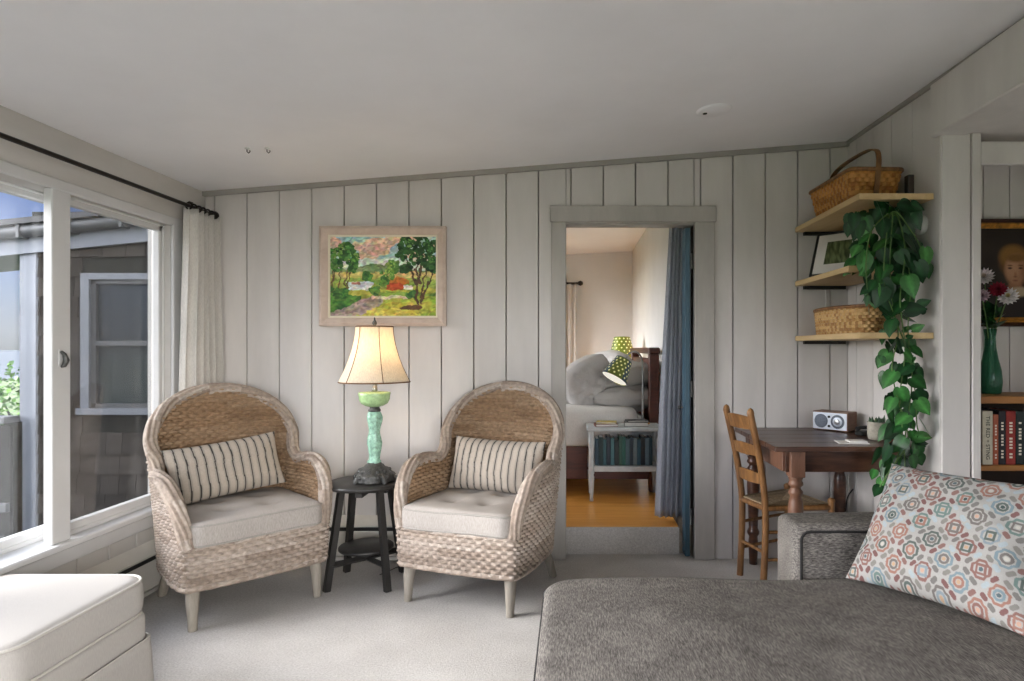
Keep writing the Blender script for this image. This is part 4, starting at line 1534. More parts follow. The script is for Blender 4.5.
def splint(name, B, T, parent, pitch, rows, nv, amp=.003):
    n = len(B)
    v = np.linspace(0, 1, nv)
    P = B[:, None] * (1 - v)[None, :, None] + T[:, None] * v[None, :, None]
    tu, tv = np.gradient(P, axis=0), np.gradient(P, axis=1)
    Nn = np.cross(tu, tv)
    Nn /= np.linalg.norm(Nn, axis=2, keepdims=True) + 1e-9
    s = np.concatenate([[0], np.cumsum(np.linalg.norm(np.diff(T, axis=0), axis=1))])
    S = np.repeat((s / pitch)[:, None], nv, 1)
    zr = np.repeat((v * rows)[None, :], n, 0)
    ri = np.floor(zr)
    fz = zr - ri
    dsp = amp * np.cos(PI * (S + ri)) * np.clip(1.15 - np.abs(2 * fz - 1) ** 4, 0, 1) - amp * (np.abs(2 * fz - 1) > .85)
    P = P + Nn * dsp[..., None]
    over = (np.floor(S + .5) + ri) % 2
    k = ((np.abs(np.sin(ri * 7.1 + np.floor(S + .5) * over * 3.3)) * 5)).astype(int) % 5
    return grid_obj(name, P, 'basket', parent, cols=BC[k])


# picnic basket, long side along the shelf
def outline(w_, d_, rc, n=6):
    o = rrect(w_, d_, rc)
    o = np.vstack([o, o[:1]])
    s = np.concatenate([[0], np.cumsum(np.linalg.norm(np.diff(o, axis=0), axis=1))])
    t = np.linspace(0, s[-1], 420)
    return np.stack([np.interp(t, s, o[:, 0]), np.interp(t, s, o[:, 1])], 1)
r = empty('picnic_basket', (1.558, 3.535, S1), math.radians(2), 'honey-brown woven picnic basket with a tall hoop handle on the uppermost shelf', 'basket')
oB, oT = outline(.23, .46, .03), outline(.285, .53, .035)
z0_, z1_ = np.zeros((420, 1)), np.full((420, 1), .165)
splint('body', np.hstack([oB, z0_]), np.hstack([oT, z1_]), r, .022, 8, 64)
MB().prism([tuple(p) for p in outline(.226, .456, .03)[:-1:6]], .0, .01).build('bottom', 'chairwood', r)
MB().tube([(x, y, .165) for x, y in outline(.289, .534, .035)[:-1:4]], .011, 6, closed=True, sy=.6).build('rim', 'chairwood', r)
m = MB()
for s in (-1, 1):
    m.box(-.135, .135, min(0, s * .255) + .002, max(0, s * .255) - .002, .168, .174, b=.002)
m.build('lid', 'chairwood', r)
hp = [(0, -.245, .02), (0, -.272, .165), (0, -.275, .22), (0, -.255, .262), (0, -.19, .285), (0, -.1, .294), (0, 0, .296), (0, .1, .294), (0, .19, .285), (0, .255, .262), (0, .275, .22), (0, .272, .165), (0, .245, .02)]
hc = catmull(hp, 6)
vs, fs_ = [], []
for k, p in enumerate(hc):
    t_ = hc[min(k + 1, len(hc) - 1)] - hc[max(k - 1, 0)]
    nn = np.array([0, -t_[2], t_[1]]); nn = nn / np.linalg.norm(nn) * .0035
    for ddx, sg in ((-.013, 1), (.013, 1), (.013, -1), (-.013, -1)):
        vs.append((p[0] + ddx, p[1] + sg * nn[1], p[2] + sg * nn[2]))
for k in range(len(hc) - 1):
    for j in range(4):
        fs_.append((k * 4 + j, k * 4 + (j + 1) % 4, (k + 1) * 4 + (j + 1) % 4, (k + 1) * 4 + j))
MB().add(vs, fs_).build('handle', 'chairwood', r)

r = empty('black_box', (1.66, 3.135, S1), 0, 'narrow black box standing at the open end of the uppermost shelf', 'box')
MB().box(-.018, .012, -.02, .02, 0, .095, b=.003).build('case', 'black', r)
MB().box(-.015, .009, -.0215, -.019, .01, .085, b=.001).build('front', 'darkgap', r)

# framed botanical print, leaning on the middle shelf
r = empty('framed_print', (1.535, 3.735, S2), math.radians(-48), 'black-framed green print with a white mat leaning on the middle shelf', 'framed picture')
tilt = Matrix.Rotation(math.radians(-22), 4, 'X')
def tilted(mb):
    mb.v = [tuple(tilt @ (Vector(v) + Vector((0, 0, .15))) + Vector((0, 0, .004))) for v in mb.v]
    return mb
tilted(frame_mesh(.15, .145, .014, .018, .014, 0)).build('picture_frame', 'black', r)
tilted(MB().box(-.14, .14, -.009, -.002, -.135, .135)).build('mat', 'paper', r)
nx = 60
xs, zs = np.meshgrid(np.linspace(-.075, .075, nx), np.linspace(-.075, .075, nx), indexing='ij')
g = vnoise(xs * 90 + 50, zs * 40 + xs * 60 + 50, 3)
C = np.array(lin('2F3A22')) * (1 - g[..., None]) + np.array(lin('75835A')) * g[..., None]
P = np.stack([xs, np.full_like(xs, -.0105), zs + .005], -1).reshape(-1, 3)
P = np.array([tuple(tilt @ (Vector(p) + Vector((0, 0, .15))) + Vector((0, 0, .004))) for p in P]).reshape(nx, nx, 3)
grid_obj('print', P, 'print', r, cols=C)

# low oval basket on the lowest shelf
r = empty('oval_basket', (1.568, 3.62, S3), 0, 'low oval wicker basket on the lowest shelf', 'basket')
a = np.linspace(0, 2 * PI, 421)
oB = np.stack([.135 * np.cos(a), .30 * np.sin(a), 0 * a], 1)
oT = np.stack([.148 * np.cos(a), .318 * np.sin(a), 0 * a + .145], 1)
BC = np.array([lin(c) for c in ('A8814C', '93693A', 'B6925C', '9C7443', 'BC9A66')])
splint('body', oB, oT, r, .019, 9, 72, .004)
MB().add([tuple(p + np.array([0, 0, .006])) for p in oB[:-1:6] * np.array([.98, .98, 1])], [tuple(range(70))]).build('bottom', 'chairwood', r)
MB().tube([tuple(p) for p in oT[:-1:5]], .009, 6, closed=True).build('rim', 'chairwood', r)

r = empty('thermostat', (xr(3.2) - .002, 3.2, at(0, 225, 3.2).z), 0, 'round white thermostat on the boards below the uppermost shelf', 'thermostat')
RYm = Matrix.Rotation(-PI / 2, 4, 'Y')
MB().lathe([(.048, 0), (.048, .018), (.044, .024), (0, .025)], 32, xf=RYm).build('housing', 'white2', r)
MB().lathe([(.03, .024), (.03, .03), (.027, .032), (0, .032)], 24, xf=RYm).build('dial', 'white2', r)
r = empty('white_cord', (1.585, 3.97, SH3 + .17), 0, 'thin pale cord hanging on the wall from the middle shelf', 'cord')
MB().tube(catmull([(0, .02, .168), (.003, .015, .08), (-.002, .018, 0), (0, .015, -.135)], 8), .004, 6).build('cable', 'white2', r)

# ------------------------------------------------------------------ trailing vine
r = empty('pothos_plant', (1.60, 3.33, S2), 0, 'green pothos vine in a pot trailing from the middle shelf down to the desk', 'plant')
PO = Vector((1.60, 3.33, S2))
MB().lathe([(0, .0), (.055, 0), (.06, .01), (.075, .12), (.078, .125), (.072, .126), (.068, .11), (0, .108)], 28).build('pot', 'terra', r)
lm, sm = MB(), MB()
GREENS = ['1B4222', '244F28', '2E5F2E', '1F4726', '387034', '173A1F', '478040', '295629']


def leaf(p, direc, up, size, col):
    """heart-shaped leaf with a folded midrib: base at p, tip along direc"""
    dv = direc.normalized()
    side = dv.cross(up)
    if side.length < 1e-3: side = dv.cross(Vector((1, 0, 0)))
    side.normalize()
    nn = side.cross(dv).normalized()
    prof_ = [(-.10, .16), (-.04, .28), (.10, .37), (.28, .39), (.48, .34), (.68, .23), (.86, .10), (1.0, 0)]
    c0 = np.array(GREENS.index(col))
    vs, fs, cs = [], [], []
    mid = [(0, 0)] + [(t, w_) for t, w_ in prof_]
    curl = random.uniform(.02, .22)
    fold = random.uniform(.08, .3)
    for t, w_ in prof_:
        dz = -curl * t * t
        tt = max(t, 0)
        for s_, q in ((-1, 1), (-.5, .5), (0, 0), (.5, .5), (1, 1)):
            b = dv * (t if s_ else tt) * size + side * (s_ * w_ * size) + nn * ((dz + fold * abs(s_) * w_ - .10 * (abs(s_) == 1) * w_) * size)
            vs.append(p + b)
            k = .9 if s_ else 1.25
            cs.append(shade(col, k))
    push = max(0, max(v.x - ((xr(v.y) if v.y > 3.03 else 2.5) - .012) for v in vs)) if PO.x < 2 else 0
    vs = [v - Vector((push, 0, 0)) for v in vs]
    for i in range(len(prof_) - 1):
        for j in range(4):
            fs.append((i * 5 + j, i * 5 + j + 1, (i + 1) * 5 + j + 1, (i + 1) * 5 + j))
    lm.add([v - PO for v in vs], fs, True, 0, cs)


def put_leaf(px, py, Y, dpx, dpy, dY, size, col=None):
    p = at(px, py, Y)
    q = at(px + dpx, py + dpy, Y + dY)
    up = Vector((random.uniform(-1.0, .6), random.uniform(-1.0, -.2), random.uniform(-.2, 1.0)))
    leaf(p, q - p, up, size, col or random.choice(GREENS))
    return p


rv = random.Random(5)
random.seed(5)
# mass around the pot
for k in range(105):
    px = rv.gauss(888, 18)
    py = rv.uniform(203, 292)
    if px < 852 or px > 922: continue
    px = max(856, min(915, px))
    Y = rv.uniform(3.08, 3.34) if py < 268 else rv.uniform(3.06, 3.18)
    a = rv.uniform(-.9, .9) + (px - 890) / 60
    put_leaf(px, py, Y, 26 * math.sin(a), 26 * math.cos(a) + 4, rv.uniform(-.06, .02), rv.uniform(.06, .115))
# outlying leaves read off the photograph
for px, py, dx, dy, sz in ((925, 248, 4, 38, .13), (918, 262, 9, 42, .14), (905, 262, 28, 20, .15), (905, 236, 26, 30, .15), (862, 222, -6, 30, .12), (854, 214, 0, 30, .11), (866, 255, -8, 32, .13),
                           (877, 203, 12, 24, .14), (900, 205, 28, 8, .12), (912, 204, 26, 10, .10), (868, 296, -2, 12, .07), (905, 310, 26, -2, .13), (918, 305, 16, -6, .08), (884, 300, 5, 26, .11), (892, 320, -6, 26, .12),
                           (902, 302, -14, 20, .13), (880, 308, 22, 14, .12), (912, 330, 20, -8, .08), (905, 338, 14, 16, .11), (896, 340, -10, 18, .10),
                           (888, 352, -14, 22, .12), (905, 352, 22, 20, .12), (910, 365, -18, 14, .12), (895, 372, -18, 22, .13), (912, 378, 20, 16, .12), (905, 395, -16, 22, .12), (918, 400, 14, 18, .12),
                           (893, 398, -10, 22, .11), (908, 415, -18, 14, .12), (920, 420, 12, 18, .12), (928, 436, 30, 6, .12), (900, 412, 16, 24, .12), (896, 426, -16, 18, .13), (905, 438, -18, 20, .12), (918, 440, -8, 26, .13),
                           (890, 446, -10, 22, .12), (902, 458, -4, 26, .12), (912, 456, 6, 20, .10), (888, 465, -8, 20, .11), (884, 478, -8, 18, .10), (880, 486, -8, 14, .09), (896, 340, 10, 22, .12), (900, 388, 8, 24, .12)):
    put_leaf(px, py, rv.uniform(3.04, 3.12), dx, dy, rv.uniform(-.05, .03), sz * .78)
    for _ in range(2):
        put_leaf(px + rv.uniform(-13, 10), py + rv.uniform(-10, 12), rv.uniform(3.08, 3.2), dx * rv.uniform(.4, 1.2), dy + rv.uniform(-8, 8), .02, sz * rv.uniform(.5, .8))
lm.build('foliage', 'leaf', r, colors=True)
for path in ([(890, 215), (872, 230), (866, 262), (868, 296)], [(895, 215), (905, 250), (900, 300), (905, 350), (900, 400), (908, 440), (890, 470), (878, 490)],
             [(892, 212), (890, 260), (893, 310), (905, 345), (915, 390), (918, 430), (932, 438)], [(888, 214), (884, 280), (898, 330), (892, 370), (902, 420), (898, 455), (886, 480)],
             [(893, 212), (912, 232), (922, 250)], [(896, 214), (910, 280), (908, 330), (912, 380), (905, 440), (905, 470)]):
    pts = [PO + Vector((0, 0, .11))] + [at(x, y, 3.10 + .02 * math.sin(y)) for x, y in path]
    sm.tube([tuple(Vector(p) - PO) for p in catmull([tuple(p) for p in pts], 10)], .0032, 6)
sm.build('stems', 'stem', r)

# ------------------------------------------------------------------ niche: bookcase, books, vase, portrait
r = empty('bookcase', (2.45, 3.28, 0), 0, 'orange-brown built-in bookcase in the niche beside the wall post', 'bookcase')
bx, by = 2.45, 3.28
MB().box(1.958 - bx, 2.95 - bx, 3.105 - by, 3.425 - by, 1.045, 1.08, b=.004).build('top_board', 'casewood', r)
MB().box(1.958 - bx, 2.95 - bx, 3.12 - by, 3.42 - by, .715, .742, b=.003).build('shelf', 'casewood', r)
MB().box(1.958 - bx, 2.95 - bx, 3.12 - by, 3.42 - by, .36, .387, b=.003).build('shelf', 'casewood', r)
for xa_, xb2 in ((1.958, 1.966), (2.93, 2.95)):
    MB().box(xa_ - bx, xb2 - bx, 3.12 - by, 3.42 - by, 0, 1.045).build('side_panel', 'casewood', r)
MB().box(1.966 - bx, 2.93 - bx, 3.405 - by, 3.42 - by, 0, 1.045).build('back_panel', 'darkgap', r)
MB().box(1.966 - bx, 2.93 - bx, 3.13 - by, 3.15 - by, 0, .06).build('plinth', 'casewood', r)


def text_mesh(s, size):
    cu = bpy.data.curves.new('lettering', 'FONT')
    cu.body = s
    cu.size = size
    cu.align_x, cu.align_y = 'CENTER', 'CENTER'
    cu.extrude = .0004
    o = bpy.data.objects.new('lettering', cu)
    COL.objects.link(o)
    dg = bpy.context.evaluated_depsgraph_get()
    me = bpy.data.meshes.new_from_object(o.evaluated_get(dg))
    bpy.data.objects.remove(o)
    return me


def book(loc, t, h, d_, col, label, group, rz=0, title=None, tcol='ink', flat=False, parts=True):
    """upright book: spine toward -y, thickness in x"""
    mt = plain('book_cover', col, .55, var=.06, scale=(30, 30, 30))
    r = empty('book', loc, rz, label, 'book', group)
    m = MB()
    m.box(-t / 2, -t / 2 + .003, 0, d_, 0, h).box(t / 2 - .003, t / 2, 0, d_, 0, h).box(-t / 2, t / 2, -.002, .003, 0, h, b=.001)
    cv = m.build('cover', mt, r)
    MB().box(-t / 2 + .003, t / 2 - .003, .003, d_ - .004, .003, h - .003).build('pages', 'paper', r)
    if title:
        me = text_mesh(title, min(t * .95, h * 1.55 / max(1, len(title))))
        M4 = Matrix.Translation((0, -.0026, h * .5)) @ Matrix.Rotation(PI / 2, 4, 'Y') @ Matrix.Rotation(PI / 2, 4, 'X')
        me.transform(Matrix.Translation((0, -.0026, h * .5)) @ Matrix(((0, 1, 0, 0), (0, 0, -1, 0), (-1, 0, 0, 0), (0, 0, 0, 1))))
        link('spine_title', me, tcol, cv)
    return r


x = 2.018
for t, h, c, ti, tc_, lab in ((.050, .262, 'C9C3AE', 'THE RED + STING', 'ink', 'cream-spined book with black lettering at the left end of the bookcase shelf'),
                              (.026, .245, 'A4573A', None, 'liner', 'slim terracotta book with pale band next to the cream-spined book'),
                              (.034, .262, '1E1C22', None, 'liner', 'black-spined book between the terracotta and the red books'),
                              (.046, .262, '8E2A22', None, 'liner', 'thick red book on the bookcase shelf'),
                              (.040, .262, '14211F', None, 'liner', 'dark green book to the right of the thick red book'),
                              (.035, .255, '3A2A26', None, 'liner', 'dark brown book at the right edge of the view in the bookcase'),
                              ):
    b = book((x + t / 2, 3.14, .743), t, h, .19, c, lab, 'books on the bookcase shelf', title=ti, tcol=tc_)
    if not ti:
        m = MB()
        n_ = 12
        for k in range(n_):                     # rows of small illegible lettering
            zz_ = h * (.12 + .7 * k / n_)
            if (k * 7 + int(t * 1000)) % 5 == 0: continue
            m.box(-t * .16, t * .16, -.0026, -.0019, zz_, zz_ + h * .035)
        m.build('spine_title', tc_, b)
    x += t + .002

r = empty('glass_vase', (2.155, 3.29, 1.081), 0, 'green glass vase on the bookcase in front of the portrait', 'vase')
prof = [(.0, .004), (.046, .0), (.05, .01), (.055, .06), (.05, .12), (.036, .18), (.026, .24), (.024, .29), (.03, .33)]
ob = MB().lathe(prof + [(rr - .004, z + .002) for rr, z in prof[::-1][:-1]] + [(0, .008)], 32).build('vase_body', 'vase', r)
VZ = Vector((2.155, 3.29, 1.081))
def flower(px, py, Y, rad, petals, col, cen, label, sphere=False):
    p = at(px, py, Y)
    r = empty('cut_flower', VZ + Vector((0, 0, .02)), 0, label, 'flower', 'flowers in the green vase')
    b = VZ + Vector((0, 0, .02))
    loc = p - b
    MB().tube(catmull([(random.uniform(-.02, .02), random.uniform(-.02, .02), .0), (loc.x * .15, loc.y * .15, .25), (loc.x * .6, loc.y * .6, max(.32, loc.z * .8)), tuple(loc)], 6), .003, 6).build('stem', 'stem', r)
    m = MB()
    m.col = (1, 1, 1)
    cs = []
    facing = (Vector((0, 0, EYE)) - p).normalized() + Vector((0, 0, .5))
    q = facing.to_track_quat('Z', 'Y')
    for ring in range(4):
        n_ = petals - ring * 3
        for k in range(n_):
            a = 2 * PI * k / n_ + ring
            el_ = .15 + ring * .35
            dr = Vector((math.cos(a) * math.cos(el_), math.sin(a) * math.cos(el_), math.sin(el_)))
            sd_ = Vector((-math.sin(a), math.cos(a), 0))
            ln, wd = rad * (1 - .17 * ring), rad * .2
            vs = [Vector((0, 0, .002)), dr * ln * .6 + sd_ * wd, dr * ln + Vector((0, 0, rad * .1)), dr * ln * .6 - sd_ * wd]
            c_ = shade(col, random.uniform(.85, 1.1)) if ring < 3 else cen
            m.add([loc + (q @ v) for v in vs], [(0, 1, 2, 3)], False, 0, [c_] * 4)
    m.build('petals', vcol_m, r, colors=True)
vcol_m = vcol('flower_petals', .6, .2, .05, 80, 0, 0, 0, .2)
flower(984, 277, 3.25, .05, 16, 'D8CFD2', 'C9B9A8', 'white chrysanthemum, highest in the green vase')
flower(1008, 297, 3.22, .052, 16, 'E4DEDF', 'D8C890', 'white chrysanthemum at the right of the red flower in the vase')
flower(998, 290, 3.20, .045, 15, '7E1A2E', '5A1020', 'dark red flower in front of the portrait')
flower(982, 296, 3.21, .04, 14, 'B9A0AC', '8E6A78', 'pale pink flower low at the left side of the vase')
r = empty('vase_greenery', VZ + Vector((0, 0, .33)), 0, 'dark green leaves among the flowers in the vase', 'foliage')
lm = MB(); PO = VZ + Vector((0, 0, .33))
for k in range(26):
    a = random.uniform(0, 6.28)
    p = PO + Vector((.02 * math.cos(a), .02 * math.sin(a), random.uniform(0, .10)))
    leaf(p, Vector((math.cos(a) * .6, math.sin(a) * .6, random.uniform(.1, 1))), Vector((-math.cos(a), -math.sin(a), 1)), random.uniform(.05, .08), random.choice(GREENS[:4]))
lm.build('leaves', 'leaf', r, colors=True)


def raster_portrait(nx, ny):
    x, y = np.meshgrid(np.linspace(-1, 1, nx), np.linspace(-1.2, 1.2, ny), indexing='ij')  # y down
    C = np.empty((nx, ny, 3)); C[:] = lin('30251B')
    C *= (.7 + .7 * vnoise(x * 3 + 5, y * 3 + 5, 2))[..., None]
    def ell(cx, cy, rx, ry, c, soft=.15, am=1.0):
        d_ = np.sqrt(((x - cx) / rx) ** 2 + ((y - cy) / ry) ** 2)
        a_ = np.clip((1 - d_) / soft, 0, 1)[..., None] * am
        C[:] = C * (1 - a_) + np.array(lin(c)) * a_
    ell(.05, 1.1, .95, .75, '231813', .3)
    ell(.02, .42, .22, .3, '9A6A4A', .3)
    ell(.12, .5, .38, .16, 'C9B292', .4)
    ell(.0, -.32, .47, .5, '6E4A22', .25)
    ell(-.05, -.45, .42, .36, '9A6E34', .4)
    ell(.03, -.08, .34, .48, 'B98562', .3)
    ell(-.06, -.1, .22, .34, 'CE9C76', .6)
    ell(.03, -.40, .33, .14, '8A602C', .5)
    for ex in (-.12, .16):
        ell(ex, -.13, .075, .035, '3A2418', .5)
        ell(ex, -.20, .09, .025, '6A4424', .6)
    ell(.02, .04, .05, .1, 'B07A58', .7)
    ell(.02, .10, .07, .03, '8A5840', .7)
    ell(.02, .20, .09, .03, '8A4E3C', .8)
    ell(.26, .0, .12, .35, '8A5A3E', .7, .6)
    return C * .7


r = empty('portrait_painting', (2.365, 3.43, 1.715), 0, 'dark oil portrait of a fair-haired person in a gilded frame in the niche', 'painting')
frame_mesh(.25, .285, .03, .05, .035, 0).build('picture_frame', 'golddark', r)
frame_mesh(.232, .267, .03, .048, .022, 0).build('gilt_moulding', 'gold', r)
C = raster_portrait(120, 140)
XX, ZZ = np.meshgrid(np.linspace(-.205, .205, 120), np.linspace(.24, -.24, 140), indexing='ij')
grid_obj('canvas', np.stack([XX, np.full_like(XX, -.018), ZZ], -1), 'art', r, cols=C)
MB().box(-.23, .23, -.016, -.001, -.26, .26).build('backing', 'golddark', r)

# ------------------------------------------------------------------ bedroom beyond the doorway
FZ = .172
BXL, BXR, BYB = -2.2, .79, 8.25
struct(MB().box(BXL, .69, 4.10, BYB, FZ - .05, FZ).box(.69, BXR, 4.78, BYB, FZ - .05, FZ).build('floor_bedroom', 'orange'))
struct(MB().box(.68, .80, 4.09, 4.80, -.1, .004).build('floor_threshold', 'carpet'))
struct(MB().box(.68, .69, 4.10, 4.79, 0, FZ - .051).box(.68, .80, 4.78, 4.79, 0, FZ - .002).box(DX0, .69, 4.085, 4.10, 0, FZ - .002).build('trim_7', 'carpet'))
m = MB()
zb = lambda x: 2.53 + .06 * x
m.hexa([(BXL - .1, 4.1, zb(BXL)), (BXR + .1, 4.1, zb(BXR)), (BXR + .1, BYB + .1, zb(BXR)), (BXL - .1, BYB + .1, zb(BXL)), (BXL - .1, 4.1, 2.75), (BXR + .1, 4.1, 2.75), (BXR + .1, BYB + .1, 2.75), (BXL - .1, BYB + .1, 2.75)])
struct(m.build('ceiling_bedroom', 'ceil'))
m = MB()
m.box(BXR, BXR + .1, 4.1, BYB, 0, 2.7)
m.box(BXL - .1, BXL, 4.1, 4.7, 0, 2.7).box(BXL - .1, BXL, 4.7, 7.6, 0, .6).box(BXL - .1, BXL, 4.7, 7.6, 2.28, 2.7).box(BXL - .1, BXL, 7.6, BYB, 0, 2.7)
m.box(BXL - .1, -1.6, BYB, BYB + .1, 0, 2.7).box(-.15, BXR + .1, BYB, BYB + .1, 0, 2.7).box(-1.6, -.15, BYB, BYB + .1, 0, .9).box(-1.6, -.15, BYB, BYB + .1, 2.05, 2.7)
struct(m.build('wall_bedroom', 'plaster'))
def fixed_window(n, loc, rz, w_, h_):
    r = struct(empty('window_%d' % n, loc, rz))
    m = MB().box(-w_ / 2, w_ / 2, -.03, .03, 0, .05).box(-w_ / 2, w_ / 2, -.03, .03, h_ - .05, h_).box(-w_ / 2, -w_ / 2 + .05, -.03, .03, 0, h_).box(w_ / 2 - .05, w_ / 2, -.03, .03, 0, h_).box(-.02, .02, -.03, .03, 0, h_)
    m.build('window_frame', 'white', r)
    MB().box(-w_ / 2 + .04, w_ / 2 - .04, -.003, .003, .04, h_ - .04).build('pane', 'pane', r)
fixed_window(7, (BXL - .05, 6.15, .6), PI / 2, 2.9, 1.68)  # unseen side window, added and enlarged to brighten the bedroom
fixed_window(8, (-.875, BYB + .05, .9), 0, 1.45, 1.15)
fixed_window(9, (-.825, YREAR - .06, .5), 0, 2.35, 1.65)  # rear pair, unseen behind the camera, added to let in fill light
fixed_window(10, (1.7, YREAR - .06, .5), 0, 2.4, 1.65)
portal('sky_portal_bedroom', (BXL - .14, 6.15, 1.44), (0, -PI / 2, 0), 1.68, 2.9)
portal('sky_portal_bedroom_back', (-.875, BYB + .14, 1.47), (-PI / 2, 0, 0), 1.45, 1.15)

# blue door, folded back against the jamb
r = struct(empty('door_1', (.752, 4.0, .01)))
MB().box(-.036, -.006, .012, .12, 0, 2.06, b=.003).build('door_leaf', 'blue', r)
m = MB()
for z in (.25, 1.05, 1.85):
    m.tube([(.004, .012, z - .05), (.004, .012, z + .05)], .007, 8)
m.build('hinge', 'iron', r)
MB().lathe([(0, -.065), (.018, -.062), (.026, -.05), (.02, -.035), (.009, -.028), (.009, -.0), (.024, 0)], 20, xf=Matrix.Translation((-.045, .045, .93)) @ Matrix.Scale(.5, 4) @ Matrix.Rotation(PI / 2, 4, 'Y')).build('door_knob', 'iron', r)

# grey curtain hung just inside the doorway
r = empty('curtain_rod', (.62, 4.235, 2.16), 0, 'thin dark rod carrying the grey curtain inside the doorway', 'curtain rod')
MB().tube([(-.75, 0, 0), (.165, 0, 0)], .009, 10).build('rod', 'bronze', r)
MB().lathe([(0, -.02), (.016, -.012), (.02, 0), (.016, .012), (0, .02)], 12, (-.76, 0, 0)).build('finial', 'bronze', r)
curtain('curtain', (.722, 4.235, 0), 0, .135, .22, FZ + .03, 2.155, 6, .028, 'gcurtain', 'long slate-grey curtain pulled to the right side inside the doorway', shift=-.055, seed=6)

# window curtain on the bedroom's far wall
r = empty('curtain_rod', (-.9, BYB - .08, 2.15), 0, 'dark curtain rod with a round finial on the bedroom far wall', 'curtain rod')
MB().tube([(-.9, 0, 0), (1.0, 0, 0)], .014, 10).build('rod', 'bronze', r)
MB().lathe([(0, -.035), (.03, -.02), (.036, 0), (.03, .02), (0, .035)], 14, (1.02, 0, 0)).build('finial', 'bronze', r)
MB().tube([(.9, .08, 0), (.9, 0, 0)], .01, 8).build('rod_bracket', 'bronze', r)
curtain('curtain', (-.11, BYB - .08, 0), 0, .36, .36, FZ + .03, 2.14, 5, .035, 'curtain', 'pale curtain hanging at the window on the bedroom far wall', seed=9)

# bed: headboard against the right wall
HX = .70
r = empty('bed', (-.35, 5.85, FZ), 0, 'mahogany bed with pale bedding, headboard against the bedroom right wall', 'bed')
ox, oy = -.35, 5.85
m = MB()
m.box(.62 - ox, .70 - ox, 5.08 - oy, 5.15 - oy, 0, 1.13, b=.008).box(.62 - ox, .70 - ox, 6.55 - oy, 6.62 - oy, 0, 1.13, b=.008)
m.box(.635 - ox, .685 - ox, 5.15 - oy, 6.55 - oy, .35, 1.06, b=.006).box(.615 - ox, .705 - ox, 5.06 - oy, 6.64 - oy, 1.10, 1.15, b=.01)
m.build('headboard', 'bedwood', r)
MB().box(-1.45 - ox, .62 - ox, 5.10 - oy, 5.13 - oy, .10, .36, b=.005).box(-1.45 - ox, .62 - ox, 6.57 - oy, 6.60 - oy, .10, .36, b=.005).box(-1.5 - ox, -1.44 - ox, 5.08 - oy, 6.62 - oy, 0, .62, b=.008).build('bed_rail', 'bedwood', r)
slab('mattress', 2.05, 1.42, .30, .60, .08, .05, 'sheet', r, None, None, loc=(-.42 - ox, 0, 0))
def qtop(x, y):
    return .02 * (vnoise(x * 5 + 30, y * 5 + 30, 3) - .5) + .02
slab('quilt', 1.98, 1.55, .36, .655, .08, .05, 'sheet', r, qtop, lambda t: .02 * (1 - t), loc=(-.46 - ox, 0, 0))


def bed_pillow(px, py, Y, w_, h_, t_, rx, ry, rz, mat, label, seed):
    o = pillow('bed_pillow', w_, h_, t_ * 1.25, mat, None, None, 60, .0, .04, seed, None, .30)
    tag(o, label, 'pillow', 'pillows on the bed')
    o.location = at(px, py, Y)
    o.rotation_euler = (Matrix.Rotation(rz, 3, 'Z') @ Matrix.Rotation(ry, 3, 'Y') @ Matrix.Rotation(rx, 3, 'X')).to_euler()


bed_pillow(624, 397.0, 5.42, .62, .42, .17, math.radians(90), 0, 0, 'pill1', 'light grey pillow lying flat below the others at the headboard', 1)
bed_pillow(623, 377, 5.46, .64, .44, .18, math.radians(88), math.radians(-10), 0, 'pill2', 'mid grey pillow lying on top of the flat one, under the spotted lampshade', 2)
bed_pillow(588, 382, 5.35, .46, .44, .24, math.radians(25), math.radians(-25), math.radians(20), 'pill2', 'plump grey pillow propped at the left of the heap', 3)
bed_pillow(616, 372, 6.05, .62, .42, .2, math.radians(25), math.radians(4), math.radians(-60), 'pill2', 'grey pillow standing at the back of the heap', 4)
bed_pillow(574, 390, 5.50, .40, .40, .18, math.radians(30), math.radians(-50), math.radians(30), 'pill1', 'pale pillow half hidden at the far left of the heap', 5)

# nightstand with books
NX, NY = .415, 4.95
r = empty('nightstand', (NX, NY, FZ), 0, 'grey painted nightstand with a book shelf, in front of the bed', 'nightstand')
MB().box(-.295, .27, -.19, .14, .525, .552, b=.005).build('top_board', 'stand', r)
MB().box(-.255, .24, -.165, .12, .24, .262, b=.003).build('shelf', 'stand', r)
MB().box(-.255, .24, -.168, -.15, .22, .262, b=.003).build('shelf_lip', 'stand', r)
MB().box(-.255, .24, .118, .13, .24, .525).build('back_panel', 'stand', r)
tl = [(.018, .525), (.022, .50), (.016, .485), (.023, .47), (.022, .40), (.016, .38), (.02, .30), (.022, .27), (.022, .21), (.016, .195), (.022, .18), (.018, .10), (.013, .03), (.015, .0), (0, 0)]
for lx in (-.262, .245):
    for ly in (-.16, .115):
        MB().lathe(tl, 14, (lx, ly, 0)).build('leg', 'stand', r)
x = NX - .232
cs = ['2B4A5A', '1F3B3A', '3E6C74', '23303E', '4E7F86', '1D2B2A', '35604F', '2A6A5A', '54707A', '20323F', '7C8C90', '2E5A6A', '18242B', '6F8794', '2F4C58', '46666A']
nm = ['slate blue', 'dark teal', 'teal', 'navy', 'pale teal', 'blackish green', 'moss green', 'sea green', 'grey blue', 'deep navy', 'pale grey', 'petrol blue', 'black', 'dusty blue', 'steel blue', 'grey teal']
od = ['first', 'second', 'third', 'fourth', 'fifth', 'sixth', 'seventh', 'eighth', 'ninth', 'tenth', 'eleventh', 'twelfth', 'thirteenth', 'fourteenth', 'fifteenth', 'sixteenth']
